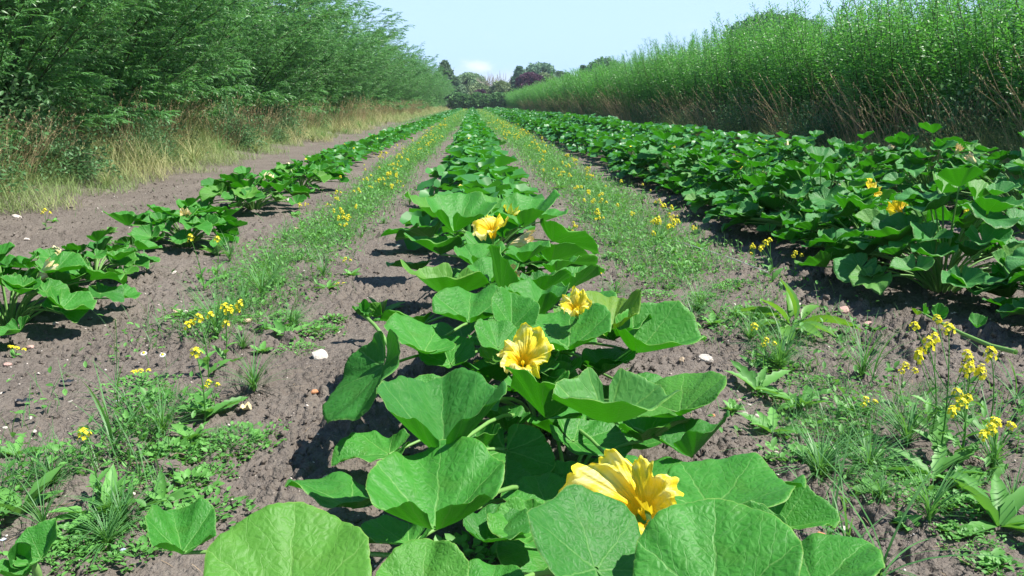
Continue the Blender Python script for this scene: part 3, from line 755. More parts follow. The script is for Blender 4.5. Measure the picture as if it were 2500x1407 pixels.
# ------------------------------------------------------------------ willows
def arch_shoot(g, base, az, tilt, L, arc, k=12):
    s_ = np.linspace(0, 1, k); tl = tilt + arc * s_ ** 2
    d = np.stack([np.sin(tl) * math.cos(az), np.sin(tl) * math.sin(az), np.cos(tl)], -1)
    P = np.concatenate([[np.zeros(3)], np.cumsum(d[:-1] * L / (k - 1), axis=0)]) + base
    P = P + np.stack([vnoise(s_ * 3, np.full(k, seed_f(g)), 1), vnoise(s_ * 3, np.full(k, seed_f(g)), 2), s_ * 0], -1) * .25 * s_[:, None]
    return P
def seed_f(g): return g.rand() * 100
def interp(P, s_):
    x = s_ * (len(P) - 1); i = np.minimum(x.astype(int), len(P) - 2); f = (x - i)[:, None]
    return P[i] * (1 - f) + P[i + 1] * f, nrm(P[i + 1] - P[i])
def willow_left(seed, nsh=46, H=9.0, nlat=62, nleaf=28, ll=.13):
    g = rs(seed); st = MB(); fo = MB()
    for i in range(nsh):
        az = i * 2.4 + g.rand(); q = math.sqrt(g.rand()); tilt = .08 + .62 * q; L = H * (1.02 - .22 * q) * (.85 + .25 * g.rand())
        if i % 4 == 3: tilt = .75 + .45 * g.rand(); L = H * (.32 + .14 * g.rand())
        base = np.array([.5 * q * math.cos(az), .5 * q * math.sin(az), 0])
        P = arch_shoot(g, base, az, tilt, L, .35 + .5 * g.rand())
        V, F = tube(P, np.linspace(.032, .005, len(P)), 5); st.add(V, F, 0, .3)
        s_ = .06 + .94 * g.rand(nlat) ** 1.05; p0, T = interp(P, s_)
        a2 = g.rand(nlat) * 6.28; out = sph(a2, g.rand(nlat) * .9 - .3)
        bias = np.array([math.cos(az), math.sin(az), 0])
        D = nrm(T * .75 + out * .75 + bias * .35); ln = (.5 + .75 * g.rand(nlat)) * (1.15 - .65 * s_)
        t = (np.arange(nleaf) + .5) / nleaf
        pos = p0[:, None] + D[:, None] * (ln[:, None, None] * t[None, :, None]); pos[..., 2] -= (ln[:, None] * t[None] ** 2) * .28
        tan = D[:, None] * 1.0 + 0 * pos; tan[..., 2] -= .56 * t[None]
        tan = nrm(tan).reshape(-1, 3); pos = pos.reshape(-1, 3); n = len(pos)
        sd_ = sph(g.rand(n) * 6.28, g.rand(n) * 1.2 - .6)
        ld = nrm(tan + sd_ * .75 + np.array([0, 0, -.32])); sz = ll * (.65 + .6 * g.rand(n))
        fo.inst(LAN, basis(ld, sz, sz * .19, sz, g.rand(n) * 2.4 - 1.2), pos, 0, np.clip(.2 + .55 * g.rand(n) + .25 * (pos[:, 2] / H), 0, 1))
    return st.mesh('stems', BARKG), fo.mesh('crown', WILLOW)
def willow_right(seed, nst=36, H=3.75, nleaf=210, ll=.14):
    g = rs(seed); st = MB(); fo = MB()
    for i in range(nst):
        az = g.rand() * 6.28; q = math.sqrt(g.rand()); L = H * (.72 + .33 * g.rand())
        base = np.array([.62 * q * math.cos(az), .72 * q * math.sin(az), 0])
        P = arch_shoot(g, base, az, .05 + .13 * q, L, .12 + .35 * g.rand() ** 3, 10)
        V, F = tube(P, np.linspace(.014, .004, len(P)), 4); st.add(V, F, 0, .5)
        s_ = .1 + .9 * np.linspace(0, 1, nleaf); p0, T = interp(P, s_)
        a2 = np.arange(nleaf) * 2.4 + g.rand(nleaf) * .6
        rad = sph(a2, 0 * a2); up = .9 + .9 * (s_ > .9)
        ld = nrm(T * up[:, None] * .62 + rad * 1.0 + np.array([0, 0, -.15])); sz = ll * (.65 + .5 * g.rand(nleaf)) * (1.1 - .45 * s_ ** 4)
        # short side shoots low down
        off = rad * (g.rand(nleaf) ** 1.6 * .42)[:, None] * (1.15 - s_)[:, None]
        fo.inst(LAN, basis(ld, sz, sz * .22, sz, g.rand(nleaf) * 2.4 - 1.2), p0 + off, 0, np.clip(.15 + .5 * g.rand(nleaf) + .35 * s_, 0, 1))
    return st.mesh('stems', BARKG), fo.mesh('crown', WILLOWR)
def put_tree(name, meshes, names, x, y, rz, sc, label, cat, group, tilt=(0, 0)):
    r = empty(name, (x, y, gz(x, y) - .03), rz); r.rotation_euler = (tilt[0], tilt[1], rz); r.scale = (sc[0], sc[0], sc[1])
    for n_, me in zip(names, meshes): link(n_, me, r)
    return tag(r, label, cat, group)
g = rs(77)
WL = [willow_left(400 + i) for i in range(4)]
y = 2.0; i = 0
while y < 195:
    sc = .90 + .16 * g.rand(); far = y > 70
    lab = (f'tall bushy willow in the left hedge, {ordw(i)} from the camera' if y < 70 else 'distant willow merging into the far end of the left hedge')
    put_tree('willow_tree', WL[i % 4], ('stems', 'crown'), -9.15 + (g.rand() - .5) * .9 - (.3 if y < 9 else 0), y, g.rand() * 6.28, (sc * .95, sc * (.76 + .10 * g.rand())), lab, 'willow', 'willows of the tall left hedge')
    y += (1.9 + .5 * g.rand()) * (1 if y < 45 else 1.5); i += 1
y = 4.5; i = 0
while y < 90:
    put_tree('willow_tree', WL[(i + 2) % 4], ('stems', 'crown'), -8.1 + (g.rand() - .5) * .6, y, g.rand() * 6.28, (.50 + .12 * g.rand(), .50 + .16 * g.rand()), f'lower willow bush hanging over the left verge, {ordw(i)} from the camera', 'willow', 'low willows along the left verge')
    y += (2.0 + 1.0 * g.rand()) * (1 if y < 40 else 1.6); i += 1
WR = [willow_right(420 + i) for i in range(4)]
y = 1.5; i = 0
while y < 195:
    lab = (f'upright young willow clump in the right hedge, {ordw(i)} pair from the camera' if y < 50 else 'distant young willow merging into the far end of the right hedge')
    for k, x in enumerate((9.35, 10.6)):
        sc = .78 + .28 * g.rand()
        put_tree('young_willow', WR[(i + k * 2) % 4], ('stems', 'crown'), x + (g.rand() - .5) * .4, y + k * .5, g.rand() * 6.28, (1.05 if y < 50 else 1.5, sc * (1 if y > 7 else 1.0)),
                 lab.replace(' pair', ', front rank,' if k == 0 else ', back rank,'), 'young willow', 'young willows of the right hedge')
    y += 1.15 * (1 if y < 50 else 1.7); i += 1

# ------------------------------------------------------------------ trees beyond the field
def crown_mesh(seed, rx, rz, mat, nclump=46, per=170, leaf=.34, shape='round', base=0.0, gap=.0):
    g = rs(seed); fo = MB(); P = []
    for i in range(nclump):
        a = i * 2.4 + g.rand(); h = (i + .5) / nclump
        if shape == 'cone': r_ = rx * (1.02 - h) ** .8 * (.6 + .45 * g.rand()); z = base + rz * 2 * h; cr = rx * (.34 - .2 * h)
        else:
            cz = 2 * h - 1; r_ = rx * math.sqrt(max(.02, 1 - cz * cz)) * (.55 + .4 * g.rand()); z = base + rz + rz * cz * .82; cr = rx * (.24 + .16 * g.rand())
        n = per; d = nrm(g.randn(n, 3)); d[:, 2] = np.abs(d[:, 2]) * .9 - .25
        c = np.array([r_ * math.cos(a), r_ * math.sin(a), z])
        P.append((c + d * cr * (.55 + .5 * g.rand(n))[:, None], np.clip(.25 + .5 * g.rand() + .25 * g.rand(n), 0, 1)))
    L = np.concatenate([p[0] for p in P]); r = np.concatenate([p[1] for p in P]); n = len(L)
    sz = leaf * (.6 + .8 * g.rand(n))
    fo.inst(QUAD, basis(sph(g.rand(n) * 6.28, g.rand(n) * 2 - 1.2), sz, sz * .7, sz, g.rand(n) * 6.28), L, 0, r)
    return fo.mesh('crown', mat)
def trunk_mesh(seed, h, r, spread):
    g = rs(seed); mb = MB(); V, F = tube(curve((0, 0, 0), (.1 * h * (g.rand() - .5), 0, h), (.05, 0, 0)), np.linspace(r, r * .3, 7), 8); mb.add(V, F, 0, .5)
    for i in range(9):
        a = i * 2.4; z = h * (.35 + .06 * i); V, F = tube(curve((0, 0, z), (spread * math.cos(a), spread * math.sin(a), z + h * .28), (0, 0, -.05 * h)), np.linspace(r * .35, r * .06, 7), 5); mb.add(V, F, 0, .5)
    return mb.mesh('trunk', BARK)
def fm(name, a, b_): return foliage_mat(name, a, b_, trans=tuple(q * 1.5 for q in b_), fac=.2, rough=.6, spec=.25)
F_DARK = fm('conifer_needles', (.07, .14, .07), (.14, .23, .12)); F_MID = fm('tree_leaves', (.12, .21, .10), (.22, .34, .17))
F_OLIVE = fm('olive_leaves', (.11, .18, .08), (.22, .30, .14)); F_PUR = fm('purple_leaves', (.05, .025, .045), (.10, .045, .075)); F_BLUE = fm('blue_green_leaves', (.08, .17, .11), (.16, .28, .17))
F_HEDGE = fm('hedge_leaves', (.07, .17, .06), (.13, .28, .09))
def bg_tree(name, px, pyb, pyt, wpx, Y, mat, label, shape='round', seed=0, cat='tree', trunk=.2, zb=None):
    b = atY(px, 255, Y); top = atY(px, pyt, Y).z; z0 = 0.0
    rx = wpx * .6 * Y / FPX; h = top
    r = empty(name, (b.x, Y, 0)); bb = h * trunk
    if wpx and h > 0:
        link('crown', crown_mesh(seed, rx, (h - bb) / 2 * .98, mat, 60, 170, .30 + .0012 * Y, shape, bb), r)
        link('trunk', trunk_mesh(seed, h * .8, .03 * h, rx * .6), r)
    return tag(r, label, cat, 'trees beyond the field')
bg_tree('conifer_tree', 1088, 262, 150, 66, 205, F_DARK, 'dark spiky conifer standing behind the far end of the left hedge', 'cone', 1, trunk=.05)
bg_tree('conifer_tree', 1110, 262, 190, 70, 200, F_DARK, 'lower shaded conifer at the right foot of the tall spiky one', 'cone', 21, trunk=.03)
bg_tree('deciduous_tree', 1148, 262, 176, 78, 230, F_MID, 'rounded grey green tree right of the spiky conifer', 'round', 2, trunk=.05)
bg_tree('deciduous_tree', 1168, 262, 205, 60, 215, F_OLIVE, 'low olive green tree before the bare dead tree', 'round', 3, trunk=.02)
bg_tree('deciduous_tree', 1222, 262, 195, 44, 214, F_OLIVE, 'slim olive tree just right of the bare dead tree', 'round', 4, trunk=.03)
bg_tree('conifer_tree', 1268, 262, 164, 62, 222, F_BLUE, 'broad dark conifer left of the purple leaved tree', 'cone', 5, trunk=.03)
bg_tree('purple_tree', 1293, 262, 178, 52, 212, F_PUR, 'round purple leaved tree among the green ones', 'round', 6, trunk=.42)
bg_tree('deciduous_tree', 1318, 262, 150, 70, 240, F_BLUE, 'tallest round crowned tree behind the purple one', 'round', 7, trunk=.2)
bg_tree('deciduous_tree', 1328, 262, 176, 46, 225, F_OLIVE, 'lighter olive tree right beside the purple one', 'round', 8, trunk=.2)
bg_tree('deciduous_tree', 1365, 262, 172, 62, 250, F_DARK, 'dark low tree right of the tallest round crown', 'round', 9, trunk=.2)
bg_tree('deciduous_tree', 1240, 262, 205, 50, 226, F_BLUE, 'small blue green tree between the dead tree and broad conifer', 'round', 10, trunk=.02)
bg_tree('deciduous_tree', 1422, 262, 162, 22, 150, F_BLUE, 'narrow pointed tree peeping over the right hedge', 'cone', 11, trunk=.3)
bg_tree('deciduous_tree', 1478, 262, 142, 90, 140, F_BLUE, 'broad rounded tree top showing over the right hedge', 'round', 12, trunk=.3)
bg_tree('deciduous_tree', 1880, 262, 34, 190, 60, F_BLUE, 'big tree top rising behind the tall right hedge', 'round', 13, trunk=.35)
def bare_tree(px, pyt, Y):
    b = atY(px, 255, Y); h = atY(px, pyt, Y).z; g = rs(8); r = empty('bare_tree', (b.x, Y, 0)); tk = MB(); br = MB()
    for k in range(3):
        x0 = (k - 1) * 1.5; V, F = tube(curve((x0, 0, 0), (x0 * 1.5, 0, h * .62), (.2, 0, 0)), np.linspace(.24, .11, 7), 6); tk.add(V, F, 0, .8)
        for i in range(26):
            a = g.rand() * 6.28; z = h * (.3 + .32 * g.rand()); q = .5 + 2.4 * g.rand(); e = h * (.72 + .28 * g.rand())
            s0 = np.array([x0 * (1 + .5 * z / h), 0, z]); P = curve(s0, (x0 * 1.4 + q * math.cos(a), q * math.sin(a), min(h, z + (e - z) * (1 - .1 * q))), (q * .3 * math.cos(a), q * .3 * math.sin(a), 0))
            V, F = tube(P, np.linspace(.07, .03, 7), 4); br.add(V, F, 0, .6)
    tk.obj('trunk', PALEB, r); br.obj('branches', PALEB, r)
    tag(r, 'bare dead tree with pale trunks and fine upright twigs against the cloud', 'dead tree', 'trees beyond the field')
PALEB = plain_mat('pale_bark', (.30, .27, .21), (.42, .38, .32), 5)
bare_tree(1208, 166, 220)
for i, px in enumerate((1118, 1133, 1150, 1166, 1182, 1198, 1214, 1230)):
    bg_tree('hedge_shrub', px, 262, 226 + (i % 3) * 4, 26, 193, F_HEDGE, f'low dark shrub closing the far end of the field, {ordw(i)} from the left', 'round', 30 + i, cat='shrub', trunk=.0)
bg_tree('hedge_shrub', 1172, 262, 218, 26, 198, F_PUR, 'dull purple shrub in the gap under the dead tree', 'round', 44, cat='shrub', trunk=.0)

# ------------------------------------------------------------------ verges
def blades(mb, g, X, Y, ln, wd, tilt, tpl=BL4, mat=0, rnd=None, az=None, hfun=None):
    n = len(X); Z = base_h(X, Y) if hfun is None else hfun
    az = g.rand(n) * 6.28 if az is None else az
    D = sph(az, np.pi / 2 - tilt)
    # blade bends outward: its z axis must point up/out
    Mx = basis(D, ln, wd, ln)
    mb.inst(tpl, Mx, np.stack([X, Y, Z], 1), mat, g.rand(n) if rnd is None else rnd)
def logu(g, n, a, b): return a * (b / a) ** g.rand(n)
g = rs(31)
mb = MB(); n = 90000
Y = logu(g, n, 3.5, 195); X = -(4.7 + 3.5 * g.rand(n) ** .9 + 1.3 * vnoise(Y * 1.1, Y * 0, 2) ** 1.5)
f = 1 + np.clip((Y - 12) / 30, 0, 4)
patch = vnoise(X * .9, Y * .5, 14)
blades(mb, g, X, Y, (.26 + .42 * g.rand(n)) * (.45 + 1.2 * patch) * np.clip((-X - 4.3) / 1.3, .3, 1.6), .0065 * f * (.7 + .6 * g.rand(n)), .15 + .9 * g.rand(n), BL4, 0, np.clip(1.5 * (patch - .45) + .55 * (g.rand(n) - .5) + .25, 0, 1))
tag(mb.obj('verge_grass', GRASSY), 'tangled green and straw coloured grass under the left hedge', 'grass', kind='stuff')
mb = MB(); n = 95000
Y = logu(g, n, 4, 195); X = 7.35 + 2.6 * g.rand(n); f = 1 + np.clip((Y - 12) / 30, 0, 4)
patch = vnoise(X * .9, Y * .5, 24)
blades(mb, g, X, Y, (.35 + .55 * g.rand(n)) * (.5 + 1.0 * patch) * np.clip((X - 6.7) / .9, .45, 1.3), .0075 * f * (.7 + .6 * g.rand(n)), .15 + .8 * g.rand(n), BL4, 0, np.clip(patch * .45 + .35 * (g.rand(n) - .5) - .05, 0, 1))
tag(mb.obj('verge_grass', GRASSY), 'dense dark grass in the shade under the right hedge', 'grass', kind='stuff')
def dry_clump(seed, n, H, rad, lean=(0, 0), heads=True, mat=None):
    g = rs(seed); mb = MB(); hd = MB(); q = np.sqrt(g.rand(n)) * rad; a = g.rand(n) * 6.28
    base = np.stack([q * np.cos(a), q * np.sin(a), 0 * q], 1)
    a2 = a + g.rand(n) * 1.6 - .8; tl = .06 + .35 * g.rand(n); L = H * (.6 + .45 * g.rand(n))
    for i in range(n):
        P = arch_shoot(g, base[i], a2[i], tl[i], L[i], .2 + .5 * g.rand(), 6); P[:, 0] += lean[0] * np.linspace(0, 1, 6) ** 1.5 * L[i]; P[:, 1] += lean[1] * np.linspace(0, 1, 6) ** 1.5 * L[i]
        V, F = tube(P, np.linspace(.0035, .002, 6), 3); mb.add(V, F, 0, g.rand())
        if heads:
            T = nrm(P[-1] - P[-2]); k = 12; t = np.linspace(-.02, .13, k)
            hp = P[-1] + T * t[:, None]; D = nrm(T + .55 * g.randn(k, 3)); hd.inst(QUAD, basis(D, .03, .010, .02), hp, 0, g.rand(k) * .5 + .4)
    m2 = 60; q = g.rand(m2) * rad; a = g.rand(m2) * 6.28
    blades(mb, g, q * np.cos(a), q * np.sin(a), H * (.3 + .3 * g.rand(m2)), .009, .2 + .7 * g.rand(m2), BL4, 0, g.rand(m2), hfun=0 * q)
    return mb.mesh('stalks', mat or DRY), (hd.mesh('seed_heads', mat or DRY) if heads else None)
DC = [dry_clump(500 + i, 70, 1.0, .38) for i in range(3)]
DR = [dry_clump(510 + i, 26 + 8 * i, 1.6, .5, (-.22, .05), True, DRYR) for i in range(3)]
def put_dry(pair, x, y, sc, label, group):
    r = empty('dry_grass_clump', (x, y, gz(x, y) - .02), rs(int(x * 100 + y * 77) % 9999).rand() * (6.28 if pair in DC else .8)); r.scale = (sc, sc, sc)
    link('stalks', pair[0], r); link('seed_heads', pair[1], r); return tag(r, label, 'dry grass', group)
y = 9.2; i = 0; g = rs(9)
while y < 120:
    x = -6.0 - .9 * g.rand()
    put_dry(DC[i % 3], x, y, (.85 + .4 * g.rand()) * (1 if y < 30 else 1.25), f'straw coloured dry grass clump before the left willows, {ordw(i)} from the camera' if y < 60 else 'distant pale dry grass clump at the foot of the left hedge', 'dry grass clumps on the left verge')
    y += (.75 + .9 * g.rand()) * (1 if y < 30 else 2.2); i += 1
y = 8.6; i = 0
while y < 130:
    x = 7.75 + .6 * g.rand()
    put_dry(DR[i % 3], x, y, (.85 + .35 * g.rand()) * (1 if y < 40 else 1.15), f'brown seeding grass clump leaning out of the right hedge, {ordw(i)} from the camera' if y < 60 else 'distant brown grass clump at the foot of the right hedge', 'dry grass clumps on the right verge')
    y += (.5 + 1.5 * g.rand() ** 1.5) * (1 if y < 30 else 2.0); i += 1
def bush(seed, rad, h, n, sz, mat):
    g = rs(seed); fo = MB(); st = MB()
    d = nrm(g.randn(n, 3)); d[:, 2] = np.abs(d[:, 2]); rr = .25 + .75 * g.rand(n) ** .6; L = d * rr[:, None] * np.array([rad, rad, h]) * (.35 + 1.15 * vnoise(d[:, 0] * 4 + 5, d[:, 1] * 4 + d[:, 2] * 3, seed))[:, None]
    s_ = sz * (.6 + .8 * g.rand(n)); fo.inst(OVA, basis(nrm(d + .7 * g.randn(n, 3)), s_, s_ * .6, s_, g.rand(n) * 2 - 1), L, 0, g.rand(n))
    for i in range(16):
        e = L[i] / max(rr[i], .3); V, F = tube(curve((0, 0, 0), e, (0, 0, .25 * h)), np.linspace(.008, .003, 7), 4); st.add(V, F, 0, .5)
    return fo.mesh('foliage', mat), st.mesh('stems', BARK)
BRAM = foliage_mat('bramble_leaf', (.045, .13, .04), (.10, .22, .08), (.10, .17, .09), fac=.25)
BUSH = [bush(600, 1.0, 1.1, 5200, .06, BRAM), bush(601, .8, .8, 4200, .055, BRAM)]
for i, (x, y, s_, lab) in enumerate(((-6.5, 10.3, 1.0, 'dark bramble bush under the left willows, nearest the picture edge'), (-6.2, 12.4, 1.0, 'bramble bush spilling onto the soil left of the straw clumps'), (-7.0, 11.4, 1.25, 'tall bramble behind the two nearest ones, under hanging willow'),
     (-6.6, 16.5, 1.1, 'round green bush between straw coloured clumps on the left verge'), (-6.1, 21.0, .9, 'small bush by the pale straw heap on the left verge'), (-6.4, 27, 1.2, 'bush beyond the pale straw heap, left verge'),
     (8.4, 14, .9, 'leafy bush in the shade at the foot of the right hedge'), (8.2, 20, .9, 'farther leafy bush in the shade at the foot of the right hedge'),
     *[(8.15 + .5 * g.rand(), 9 + 2.1 * q * (1 + .03 * q), .75 + .5 * g.rand(), f'dark undergrowth bush under the right hedge, {ordw(q)} from the camera') for q in range(22)],
     *[(-6.1 - .9 * g.rand(), 9.6 + 3.1 * q, .5 + .35 * g.rand(), f'small green shrub among straw grass of the left verge, {ordw(q)} from the camera') for q in range(14)])):
    r = empty('bramble_bush', (x, y, gz(x, y)), i * 1.3); r.scale = (s_,) * 3; link('foliage', BUSH[i % 2][0], r); link('stems', BUSH[i % 2][1], r); tag(r, lab, 'bush', 'bushes on the verges')

# ------------------------------------------------------------------ weeds
def mustard(seed, h=.3, heads=3, leaves=5):
    """yellow flowered weed of height h"""
    g = rs(seed); root = empty('mustard_plant', (0, 0, 0)); st = MB(); tips = []
    P = curve((0, 0, 0), (.03 * g.randn(), .03 * g.randn(), h * .97), (.015 * g.randn(), .015 * g.randn(), 0), 8)
    V, F = tube(P, np.linspace(.0032, .0016, 8), 6); st.add(V, F, 0, .3); tips.append((P[-1], 1.0))
    for i in range(heads - 1):
        k = 3 + i % 4; a = g.rand() * 6.28; q = h * (.18 + .22 * g.rand()); e = P[k] + np.array([q * math.cos(a) * .6, q * math.sin(a) * .6, q * 1.25]); e[2] = min(e[2], h * .98)
        V, F = tube(curve(P[k], e, (0, 0, -.01), 5), np.linspace(.002, .0012, 5), 5); st.add(V, F, 0, .3); tips.append((e, .55 + .3 * g.rand()))
    st.obj('stem', WEED, root)
    for tip, sc in tips:
        fl = MB(); nf = int(13 * sc); rad = .017 * sc + .004
        for j in range(nf):
            a = j * 2.4; el = 1.35 - 1.5 * (j / nf); d = np.array([math.cos(el) * math.cos(a), math.cos(el) * math.sin(a), math.sin(el)])
            c = tip + d * rad * (.75 + .4 * g.rand()) - np.array([0, 0, rad * .7 * (j / nf)])
            u = np.cross(d, [0, 0, 1.]); u /= max(np.linalg.norm(u), 1e-3); v_ = np.cross(d, u)
            ph = g.rand() * 6.28; D = np.array([u * math.cos(ph + k * 1.571) + v_ * math.sin(ph + k * 1.571) + d * .35 for k in range(4)])
            fl.inst(QUAD, basis(D, .010, .0095, .008, up=d), np.repeat(c[None], 4, 0), 0, g.rand(4))
            V, F = tube([tip - (0, 0, rad * .8), c], [.0008, .0006], 3); fl.add(V, F, 1, .5)
        fl.obj('flower_cluster', [YEL, STALK], root)
    for i in range(leaves):
        a = i * 2.2 + g.rand(); k = i / leaves; z = h * (.04 + .5 * k); ln = (.11 - .07 * k) * (h / .3) ** .5 * (.8 + .4 * g.rand())
        lf = MB(); D = sph(np.array([a]), np.array([.55 + .3 * g.rand()]))
        lf.inst(OVC, basis(D, ln, ln * .45, ln, np.array([g.rand() - .5])), np.array([[0, 0, z]]), 0, g.rand(1)); lf.obj('leaf', WEED, root)
    return root
def grass_tuft(seed, n=34, L=.22, spread=.8, w_=.0055, seedhead=False, tpl=BL6, mat=None):
    g = rs(seed); mb = MB(); a = g.rand(n) * 6.28; q = .012 * g.rand(n)
    tl = .08 + spread * g.rand(n) ** 1.3; ln = L * (.45 + .6 * g.rand(n))
    blades(mb, g, q * np.cos(a), q * np.sin(a), ln, w_ * (.7 + .6 * g.rand(n)), tl, tpl, 0, None, a, hfun=0 * q)
    return mb.mesh('grass_tuft', mat or GRASS)
def rosette(seed, n=9, L=.10, wr=.42, up=.45, tpl=OVB, mat=None):
    g = rs(seed); mb = MB(); a = np.arange(n) * 2.4 + g.rand(n); el = up * (.3 + g.rand(n) * 1.2)
    ln = L * (.6 + .6 * g.rand(n)); q = .008
    mb.inst(tpl, basis(sph(a, el), ln, ln * wr, ln, g.rand(n) - .5), np.stack([q * np.cos(a), q * np.sin(a), .006 + 0 * a], 1), 0, g.rand(n))
    return mb.mesh('broadleaf_weed', mat or WEED)
def mat_weed(seed, n=120, rad=.11, sz=.02):
    """low creeping small leaved weed"""
    g = rs(seed); mb = MB(); a = g.rand(n) * 6.28; q = rad * np.sqrt(g.rand(n)) * (.5 + .5 * np.abs(np.sin(a * 2.5 + seed))); X = q * np.cos(a); Y = q * np.sin(a)
    s_ = sz * (.6 + .7 * g.rand(n)); mb.inst(OVA, basis(sph(a + g.randn(n) * .8, .1 + .7 * g.rand(n)), s_, s_ * .75, s_, g.rand(n) - .5), np.stack([X, Y, .008 + .04 * g.rand(n) * (1 - q / rad)], 1), 0, g.rand(n))
    for i in range(10):
        V, F = tube(curve((0, 0, 0), (X[i], Y[i], .015), (0, 0, .012), 5), .0013, 4); mb.add(V, F, 0, .4)
    return mb.mesh('creeping_weed', WEED)
def fluff(seed, n=420, rad=.14, h=.09):
    g = rs(seed); mb = MB(); a = g.rand(n) * 6.28; q = rad * np.sqrt(g.rand(n)); L = np.stack([q * np.cos(a), q * np.sin(a), h * g.rand(n) * (1.1 - q / rad)], 1)
    s_ = .02 + .025 * g.rand(n); mb.inst(BL3, basis(sph(g.rand(n) * 6.28, .2 + g.rand(n) * 1.2), s_, .0022, s_), L, 0, g.rand(n) * .7)
    return mb.mesh('feathery_weed', GRASS)
MUS = [mustard(700, .30, 1, 6), mustard(701, .28, 4, 6), mustard(702, .30, 6, 5), mustard(703, .24, 3, 4), mustard(704, .55, 4, 6), mustard(705, .52, 2, 5)]
TREE = tree_of([o for o in bpy.data.objects if o.name not in ()])
def put_mustard(k, base, top, label, sc=None):
    """base / top in photo pixels"""
    b = at(*base, 0); b.z = gz(b.x, b.y); p = MUS[k]
    t = atY(top[0], top[1], b.y); d = t - b; k2 = k
    if d.length > .42: k2 = 4 if k in (1, 2) else 5
    p = MUS[k2]; h = [.30, .28, .30, .24, .55, .52][k2]
    o = p if p not in used else copy_tree(p, TREE); used.add(p)
    o.location = b; o.rotation_mode = 'QUATERNION'; o.rotation_quaternion = Vector((0, 0, 1)).rotation_difference(d.normalized())
    s_ = d.length / h; q = max(.6, min(s_, 1.0)); o.scale = (q, q, s_)
    return tag(o, label, 'mustard plant', 'yellow flowering mustard weeds')
MUST = [(0, (247, 1236), (220, 1045), 'mustard weed with one dense yellow head standing alone over the front left weeds'),
 (1, (510, 930), (485, 770), 'mustard weed with a wide yellow head left of the tall grass tuft'),
 (2, (548, 910), (560, 745), 'mustard weed with several yellow heads behind the long grass tuft, left strip'),
 (0, (500, 1035), (490, 850), 'slender mustard weed with a small yellow top among front left weeds'),
 (3, (528, 1010), (514, 930), 'short mustard weed with one small yellow top above the big serrated leaf'),
 (0, (500, 720), (472, 575), 'thin tall mustard weed before the bright bushy pumpkin plant, left'),
 (0, (528, 700), (537, 580), 'thin mustard weed with a tiny head at the right of that bushy plant'),
 (3, (850, 680), (846, 630), 'small mustard weed at the right fringe of the left weed strip'),
 (3, (833, 720), (828, 690), 'tiny low mustard weed by the dark leafy weed left of the middle row'),
 (3, (112, 560), (113, 512), 'small mustard weed alone on bare soil before the left verge'),
 (1, (30, 880), (45, 845), 'mustard head hidden under the pumpkin leaf at the left picture edge'),
 (1, (340, 960), (345, 900), 'low mustard weed beside the white daisies'),
 (2, (1600, 640), (1602, 535), 'branching mustard weed with many heads right of the middle row'),
 (1, (1640, 640), (1640, 540), 'mustard weed just right of the many headed one'),
 (0, (1470, 740), (1466, 660), 'short mustard weed standing on bare soil right of the middle row'),
 (0, (1838, 905), (1840, 790), 'upright mustard weed left of the big dock plant foot'),
 (3, (1868, 900), (1875, 828), 'shorter mustard weed right before the dock plant'),
 (3, (2195, 985), (2216, 890), 'mustard weed with a star shaped yellow head right of the feathery weeds'),
 (3, (2120, 1050), (2118, 972), 'small mustard weed rising from the feathery weeds'),
 (2, (2290, 1130), (2310, 792), 'very tall spindly mustard weed at lower right, below the runner tip'),
 (1, (2270, 1080), (2250, 830), 'tall curved mustard weed left of the very tall spindly one'),
 (2, (2345, 1130), (2368, 890), 'mustard weed with a broad head right of the very tall spindly one'),
 (0, (2400, 1090), (2410, 850), 'mustard weed leaning right, nearest the shadow at the right edge'),
 (1, (2330, 1140), (2332, 975), 'mustard weed with a dense low yellow head in the lower right group'),
 (1, (2410, 1180), (2405, 1035), 'mustard weed with flat yellow heads at the right end of the lower right group'),
 (3, (2440, 1160), (2437, 1025), 'mustard weed with one ragged head, outermost at lower right'),
 (2, (1845, 660), (1835, 600), 'mustard weed on dark soil before the closed blossom of the right row'),
 (1, (1885, 690), (1862, 590), 'mustard weed just left of the closed yellow blossom of the right row'),
 (3, (1940, 680), (1945, 615), 'mustard weed under the closed yellow blossom of the right row'),
 (0, (1165, 1010), (1168, 880), 'mustard weed with pale buds growing between middle row leaves'),
 (0, (1090, 1060), (1088, 972), 'mustard weed tip rising behind the leaf folded into a V'),
 (3, (1280, 560), (1272, 490), 'mustard weed at the right flank of the middle row beyond the tall bowl leaf'),
 (3, (1170, 520), (1180, 462), 'mustard weed among the middle row leaves beyond the tall bowl leaf'),
 (1, (2365, 600), (2360, 505), 'mustard weed growing between the right hand pumpkin plants')]
for m_ in MUST: put_mustard(*m_)
g = rs(41)
# the two weed strips: mustard plants further away
def strip_x(side, y): return (-1.42 + .06 * math.sin(y * .7)) if side < 0 else (1.62 - .002 * y + .08 * math.sin(y * .6 + 1))
for side, nm in ((-1, 'left'), (1, 'right')):
    ys = np.sort(7.0 * (46 / 7.0) ** (g.rand(88 if side > 0 else 66))); 
    for i, y in enumerate(ys):
        y = float(y); p = MUS[g.randint(4)]; o = copy_tree(p, TREE); x = strip_x(side, y) + g.randn() * (.24 if side < 0 else .30)
        if side < 0 and y < 9 : x += .1
        o.location = (x, y, gz(x, y)); o.rotation_mode = 'XYZ'; o.rotation_euler = (g.randn() * .1, g.randn() * .1, g.rand() * 6.28)
        s_ = (.55 + .45 * g.rand()) * (1 + max(0, (y - 12) / 60)); o.scale = (s_, s_, s_)
        tag(o, f'yellow mustard weed in the {nm} weed strip beside the middle row, {ordw(i)} of its band from the camera', 'mustard plant', 'yellow flowering mustard weeds')
